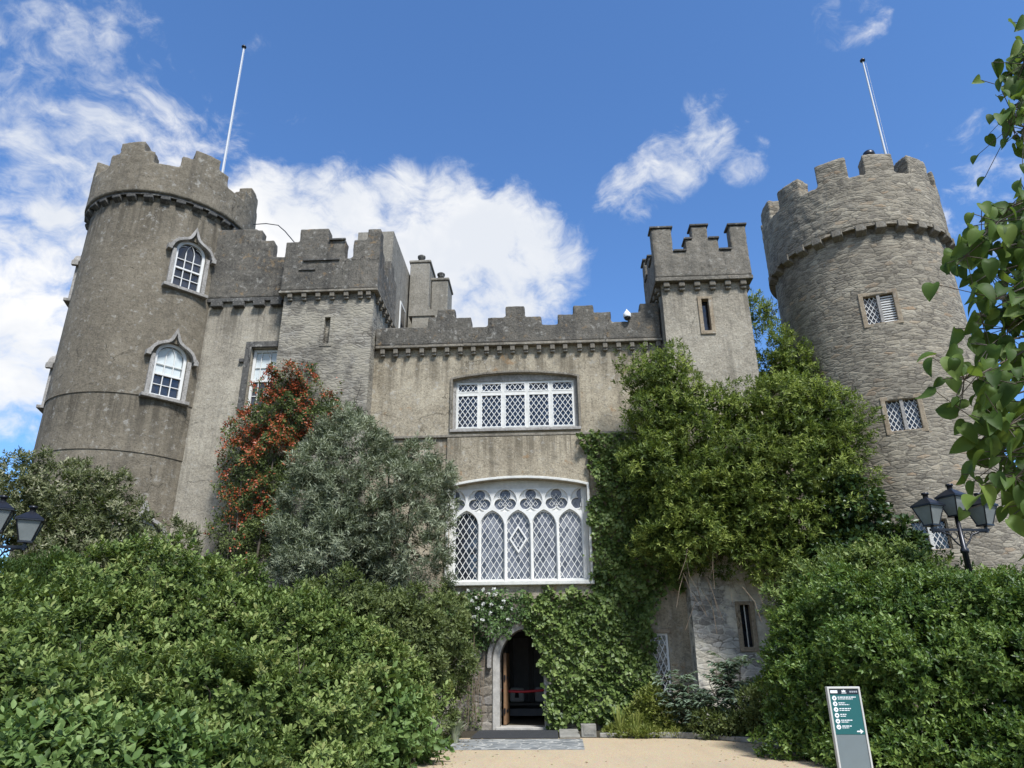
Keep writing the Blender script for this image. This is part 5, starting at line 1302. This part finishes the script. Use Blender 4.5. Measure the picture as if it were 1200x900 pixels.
# three headed lamp posts
def lamp_post(x, y, zl, label, heading):
    e = empty('street_lamp', (x, y, 0), label, 'street lamp', 'black three lantern lamp posts')
    def T(lx, ly, lz): return Matrix.Translation((x, y, 0)) @ Matrix.Rotation(heading, 4, 'Z') @ Matrix.Translation((lx, ly, lz))
    mb = MB(); mb.lathe([(.0, 0), (.20, 0), (.20, .12), (.15, .2), (.13, .9), (.09, 1.0), (.075, 1.1), (.06, zl-.78), (.085, zl-.76), (.085, zl-.70), (.055, zl-.66), (.045, zl), (0, zl)], (0, 0, 0), 14); mb.build('post', M_BLACKIRON, e, T(0, 0, 0))
    ab = MB()
    for s_ in (-1, 1):
        ab.box(min(s_*.05, s_*.66), max(s_*.05, s_*.66), -.025, .025, zl-.30, zl-.25)
        ab.tube([(s_*.06, 0, zl-.62), (s_*.16, 0, zl-.52), (s_*.25, 0, zl-.38), (s_*.42, 0, zl-.315), (s_*.6, 0, zl-.31)], .02, 6)
        for (cx_, cz_, r_) in ((.15, zl-.40, .075), (.29, zl-.345, .038), (.39, zl-.333, .025)):
            ab.tube([(s_*cx_+r_*math.cos(a), 0, cz_+r_*math.sin(a)) for a in [k*math.pi/6 for k in range(13)]], .011, 5, cap=False)
        ab.tube([(s_*.60, 0, zl-.34), (s_*.60, 0, zl-.20)], .035, 8)
    ab.build('bracket', M_BLACKIRON, e, T(0, 0, 0))
    for lx, lz in ((-.60, zl-.20), (0, zl), (.60, zl-.20)):
        lm = MB(); M = T(lx, 0, lz); b_, t_, h_ = .105, .215, .42
        rot = Matrix.Rotation(R(22), 4, 'Z')
        cr = [(-1, -1), (1, -1), (1, 1), (-1, 1)]
        for (sx_, sy_) in cr: lm.tube([rot @ Vector((sx_*b_, sy_*b_, .03)), rot @ Vector((sx_*t_, sy_*t_, h_))], .014, 5)
        lm.box(-b_-.02, b_+.02, -b_-.02, b_+.02, .0, .035, M=rot); lm.box(-t_-.03, t_+.03, -t_-.03, t_+.03, h_, h_+.03, M=rot)
        lo = lm.build('lantern', M_BLACKIRON, e, M)
        rf = MB(); q = t_+.035; vs = [rot @ Vector((a*q, b*q, h_+.032)) for a, b in cr]+[rot @ Vector((a*.06, b*.06, h_+.19)) for a, b in cr]
        rf.add(vs, [(0, 1, 5, 4), (1, 2, 6, 5), (2, 3, 7, 6), (3, 0, 4, 7), (4, 5, 6, 7), (3, 2, 1, 0)]); rf.lathe([(.055, h_+.19), (.055, h_+.26), (.075, h_+.265), (.075, h_+.31), (0, h_+.315)], (0, 0, 0), 12)
        rf.build('cap', M_BLACKIRON, lo, M)
        gl = MB(); g0, g1 = b_-.004, t_-.004
        vs = [rot @ Vector((a*g0, b*g0, .04)) for a, b in cr]+[rot @ Vector((a*g1, b*g1, h_-.004)) for a, b in cr]
        gl.add(vs, [(0, 1, 5, 4), (1, 2, 6, 5), (2, 3, 7, 6), (3, 0, 4, 7)]); gl.build('glass', M_LANTGLASS, lo, M)
    return e
lc = at(1121, 606, 16.0); lamp_post(lc.x, lc.y, lc.z, 'black three lantern lamp post rising behind the clipped hedge', R(6))
lc = at(-6, 624, 13.6); lamp_post(lc.x, lc.y, lc.z, 'black three lantern lamp post cut by the left edge before the variegated tree', R(10))

# information sign
sb = at(986, 905, 12.2)
sg = empty('sign', (sb.x, sb.y, 0), 'slim upright information sign with a teal panel before the hedge', 'sign')
Ms = Matrix.Translation((4.46, 12.2, 0)) @ Matrix.Rotation(R(-2), 4, 'Z')
sw_, sh_ = .245, 1.265
mb = MB(); mb.prism([(-sw_, 0), (sw_, 0), (sw_, sh_), (-sw_, sh_)], [[(-sw_+.028, .02), (sw_-.028, .02), (sw_-.028, sh_-.03), (-sw_+.028, sh_-.03)]], -.05, .05); mb.build('frame', M_FRAMEGREY, sg, Ms, .006)
mb = MB(); mb.box(-sw_+.029, sw_-.029, -.035, .035, .021, .60); mb.build('lower_panel', M_PANELGREY, sg, Ms)
mb = MB(); mb.box(-sw_+.029, sw_-.029, -.038, .036, .603, 1.155); tp = mb.build('panel', M_TEAL, sg, Ms)
mb = MB(); mb.box(-sw_+.029, sw_-.029, -.0385, .0365, 1.158, sh_-.031); hp = mb.build('header', M_SIGNDARK, sg, Ms)
mb = MB()
def disc(mb, cx, cz, r, y, n=20): mb.add([(cx+r*math.cos(2*math.pi*k/n), y, cz+r*math.sin(2*math.pi*k/n)) for k in range(n)], [tuple(range(n))])
rows = [(.27, .22), (.10, .155), (.17, .15), (.09, .085), (.17, .11), (.14, .10)]
for k, (w1, w2) in enumerate(rows):
    z = 1.105-k*.080; disc(mb, -.155, z, .033, -.0405)
    for (ww, dz_, hh) in ((w1, .013, .013), (w2, -.012, .010)):
        x = -.105; 
        while x < -.105+ww:
            l = min(random.uniform(.018, .05), -.105+ww-x); mb.add([(x, -.0405, z+dz_-hh/2), (x+l, -.0405, z+dz_-hh/2), (x+l, -.0405, z+dz_+hh/2), (x, -.0405, z+dz_+hh/2)], [(0, 1, 2, 3)]); x += l+.007
mb.build('print', M_SIGNWHITE, tp, Ms)
az = .645; mb = MB()
mb.add([(.10, -.0405, az-.009), (.15, -.0405, az-.009), (.15, -.0405, az-.034), (.195, -.0405, az), (.15, -.0405, az+.034), (.15, -.0405, az+.009), (.10, -.0405, az+.009)], [tuple(range(7))])
mb.build('arrow', M_SIGNWHITE, tp, Ms)
mb = MB()
for k, (w1, w2) in enumerate(rows):
    z = 1.105-k*.080; mb.add([(-.155-.012, -.0425, z-.008), (-.155+.012, -.0425, z-.008), (-.155+.008+.004*(k % 2), -.0425, z+.012), (-.155-.010, -.0425, z+.010-.006*(k % 3))], [(0, 1, 2, 3)])
mb.build('pictogram', M_TEAL, tp, Ms)
mb = MB()
mb.add([(-.20, -.041, 1.175), (-.095, -.041, 1.175), (-.095, -.041, 1.215), (-.20, -.041, 1.215)], [(0, 1, 2, 3)])
mb.add([(-.03, -.041, 1.19), (.025, -.041, 1.19), (.025, -.041, 1.215), (.012, -.041, 1.215), (.012, -.041, 1.207), (.004, -.041, 1.207), (.004, -.041, 1.222), (-.008, -.041, 1.222), (-.008, -.041, 1.207), (-.017, -.041, 1.207), (-.017, -.041, 1.215), (-.03, -.041, 1.215)], [tuple(range(12))])
mb.add([(-.035, -.041, 1.172), (.035, -.041, 1.172), (.035, -.041, 1.181), (-.035, -.041, 1.181)], [(0, 1, 2, 3)])
mb.build('emblem', M_SIGNWHITE, hp, Ms)
mb = MB()
for x in (.085, .115, .145, .175): mb.add([(x, -.041, 1.182), (x+.022, -.041, 1.182), (x+.022, -.041, 1.206), (x, -.041, 1.206)], [(0, 1, 2, 3)])
mb.build('lettering', M_SIGNGREY, hp, Ms)

# doormat, slab, block, bed kerb
mb = MB(); mb.box(-1.98, .10, 18.68, 20.86, .012, .03); tag(mb.build('doormat', M_MAT, None, None, .006), 'wide black rubber doormat before the arched doorway', 'doormat')
mb = MB(); mb.box(.13, .62, 18.70, 20.6, .005, .07); tag(mb.build('stone_slab', M_STEP, None, None, .02), 'pale flat stone slab between doormat and ivy', 'slab')
mb = MB(); mb.box(.66, 1.02, 19.1, 19.5, .0, .27); mb.box(.72, .96, 19.09, 19.098, .05, .22); tag(mb.build('stone_block', M_STEP, None, None, .025), 'small square stone block at the corner of the ivy', 'stone block')
kp = [Vector(q) for q in ((1.08, 18.93, 0), (2.0, 18.86, 0), (2.9, 18.7, 0), (3.7, 18.28, 0), (4.4, 17.5, 0), (4.72, 16.6, 0), (4.85, 15.6, 0), (5.1, 14.5, 0))]
kb = MB()
for a, b in zip(kp, kp[1:]):
    n = max(1, int((b-a).length/.38))
    for k in range(n):
        p0, p1 = a.lerp(b, k/n), a.lerp(b, (k+1)/n); d = (p1-p0); ang = math.atan2(d.y, d.x)
        kb.box(.008, d.length-.008, -.06+random.uniform(-.015, .015), .08, 0, random.uniform(.10, .15), M=Matrix.Translation(p0) @ Matrix.Rotation(ang, 4, 'Z'))
tag(kb.build('kerb', M_STEP, None, None, .02), kind='structure')

n = 260; side = rng.random(n) < .5
Yl = rng.uniform(12.5, 18.7, n); Xl = np.where(side, -2.15+np.abs(rng.normal(size=n))*.35, np.minimum(4.6, 4.75-(Yl-15)*.1)-np.abs(rng.normal(size=n))*.5)
Xl = np.where(rng.random(n) < .2, rng.uniform(-2, 4.5, n), Xl)
Pl_ = np.stack([Xl, Yl, np.full(n, .012)], 1); Dl_ = norm(np.stack([rng.normal(size=n), rng.normal(size=n), np.full(n, .08)], 1))
G_DEAD = leaf_mat('dry fallen leaves', (.12, .08, .035), (.22, .155, .07), (.30, .24, .12), .7, .1)
lt_ = np_obj('fallen_leaves', [leaves_mesh(Pl_, Dl_, norm(np.array([0, 0, 1.])+unit(n)*.25), rng.uniform(.03, .08, n), rng.uniform(.015, .04, n), rng.random(n), .15, .1)], G_DEAD, None); tag(lt_, kind='stuff')
# inside the doorway: rope, bench, cushions
rp = empty('rope_barrier', (-.84, FY+1.1, .07), 'red rope stretched across the open doorway', 'rope barrier')
mb = MB(); mb.tube([(-1.75, FY+1.2, .98), (-1.3, FY+1.2, .93), (-.84, FY+1.2, .915), (-.4, FY+1.2, .94), (.05, FY+1.2, .99)], .035, 10); mb.build('rope', M_RED, rp)
for x in (-1.78, .08):
    mb = MB(); mb.lathe([(0, .072), (.16, .072), (.14, .10), (.03, .13), (.025, .98), (.045, 1.0), (.045, 1.06), (0, 1.08)], (x, FY+1.2, 0), 14); mb.build('post', M_BRASS, rp)
bn = empty('bench', (-.9, FY+3.6, .07), 'dark wooden bench inside the hall', 'bench')
mb = MB(); mb.box(-1.9, .5, FY+3.2, FY+4.0, .45, .53); mb.build('seat', M_HALLDARK, bn, None, .01)
for x in (-1.8, .4):
    for y in (FY+3.25, FY+3.9): mb = MB(); mb.box(x-.04, x+.04, y-.04, y+.04, .072, .448); mb.build('leg', M_HALLDARK, bn)
mb = MB(); mb.box(-1.7, .3, FY+3.3, FY+3.4, .16, .36); mb.build('stretcher', M_HALL, bn)
for i, (x, lb) in enumerate([(-1.15, 'white cushion with a dark motif on the hall bench'), (-.35, 'plain white cushion on the hall bench')]):
    cbm = MB(); cbm.box(x-.23, x+.23, FY+3.7, FY+3.85, .533, .96); ob = cbm.build('cushion', M_CUSHION, None, None, .06); tag(ob, lb, 'cushion', 'cushions on the hall bench')
    if i == 0:
        mm = MB(); mm.prism([(x-.07, .66), (x+.07, .66), (x+.05, .80), (x, .86), (x-.05, .80)], (), FY+3.690, FY+3.698); mm.build('motif', M_CUSHDARK, ob)
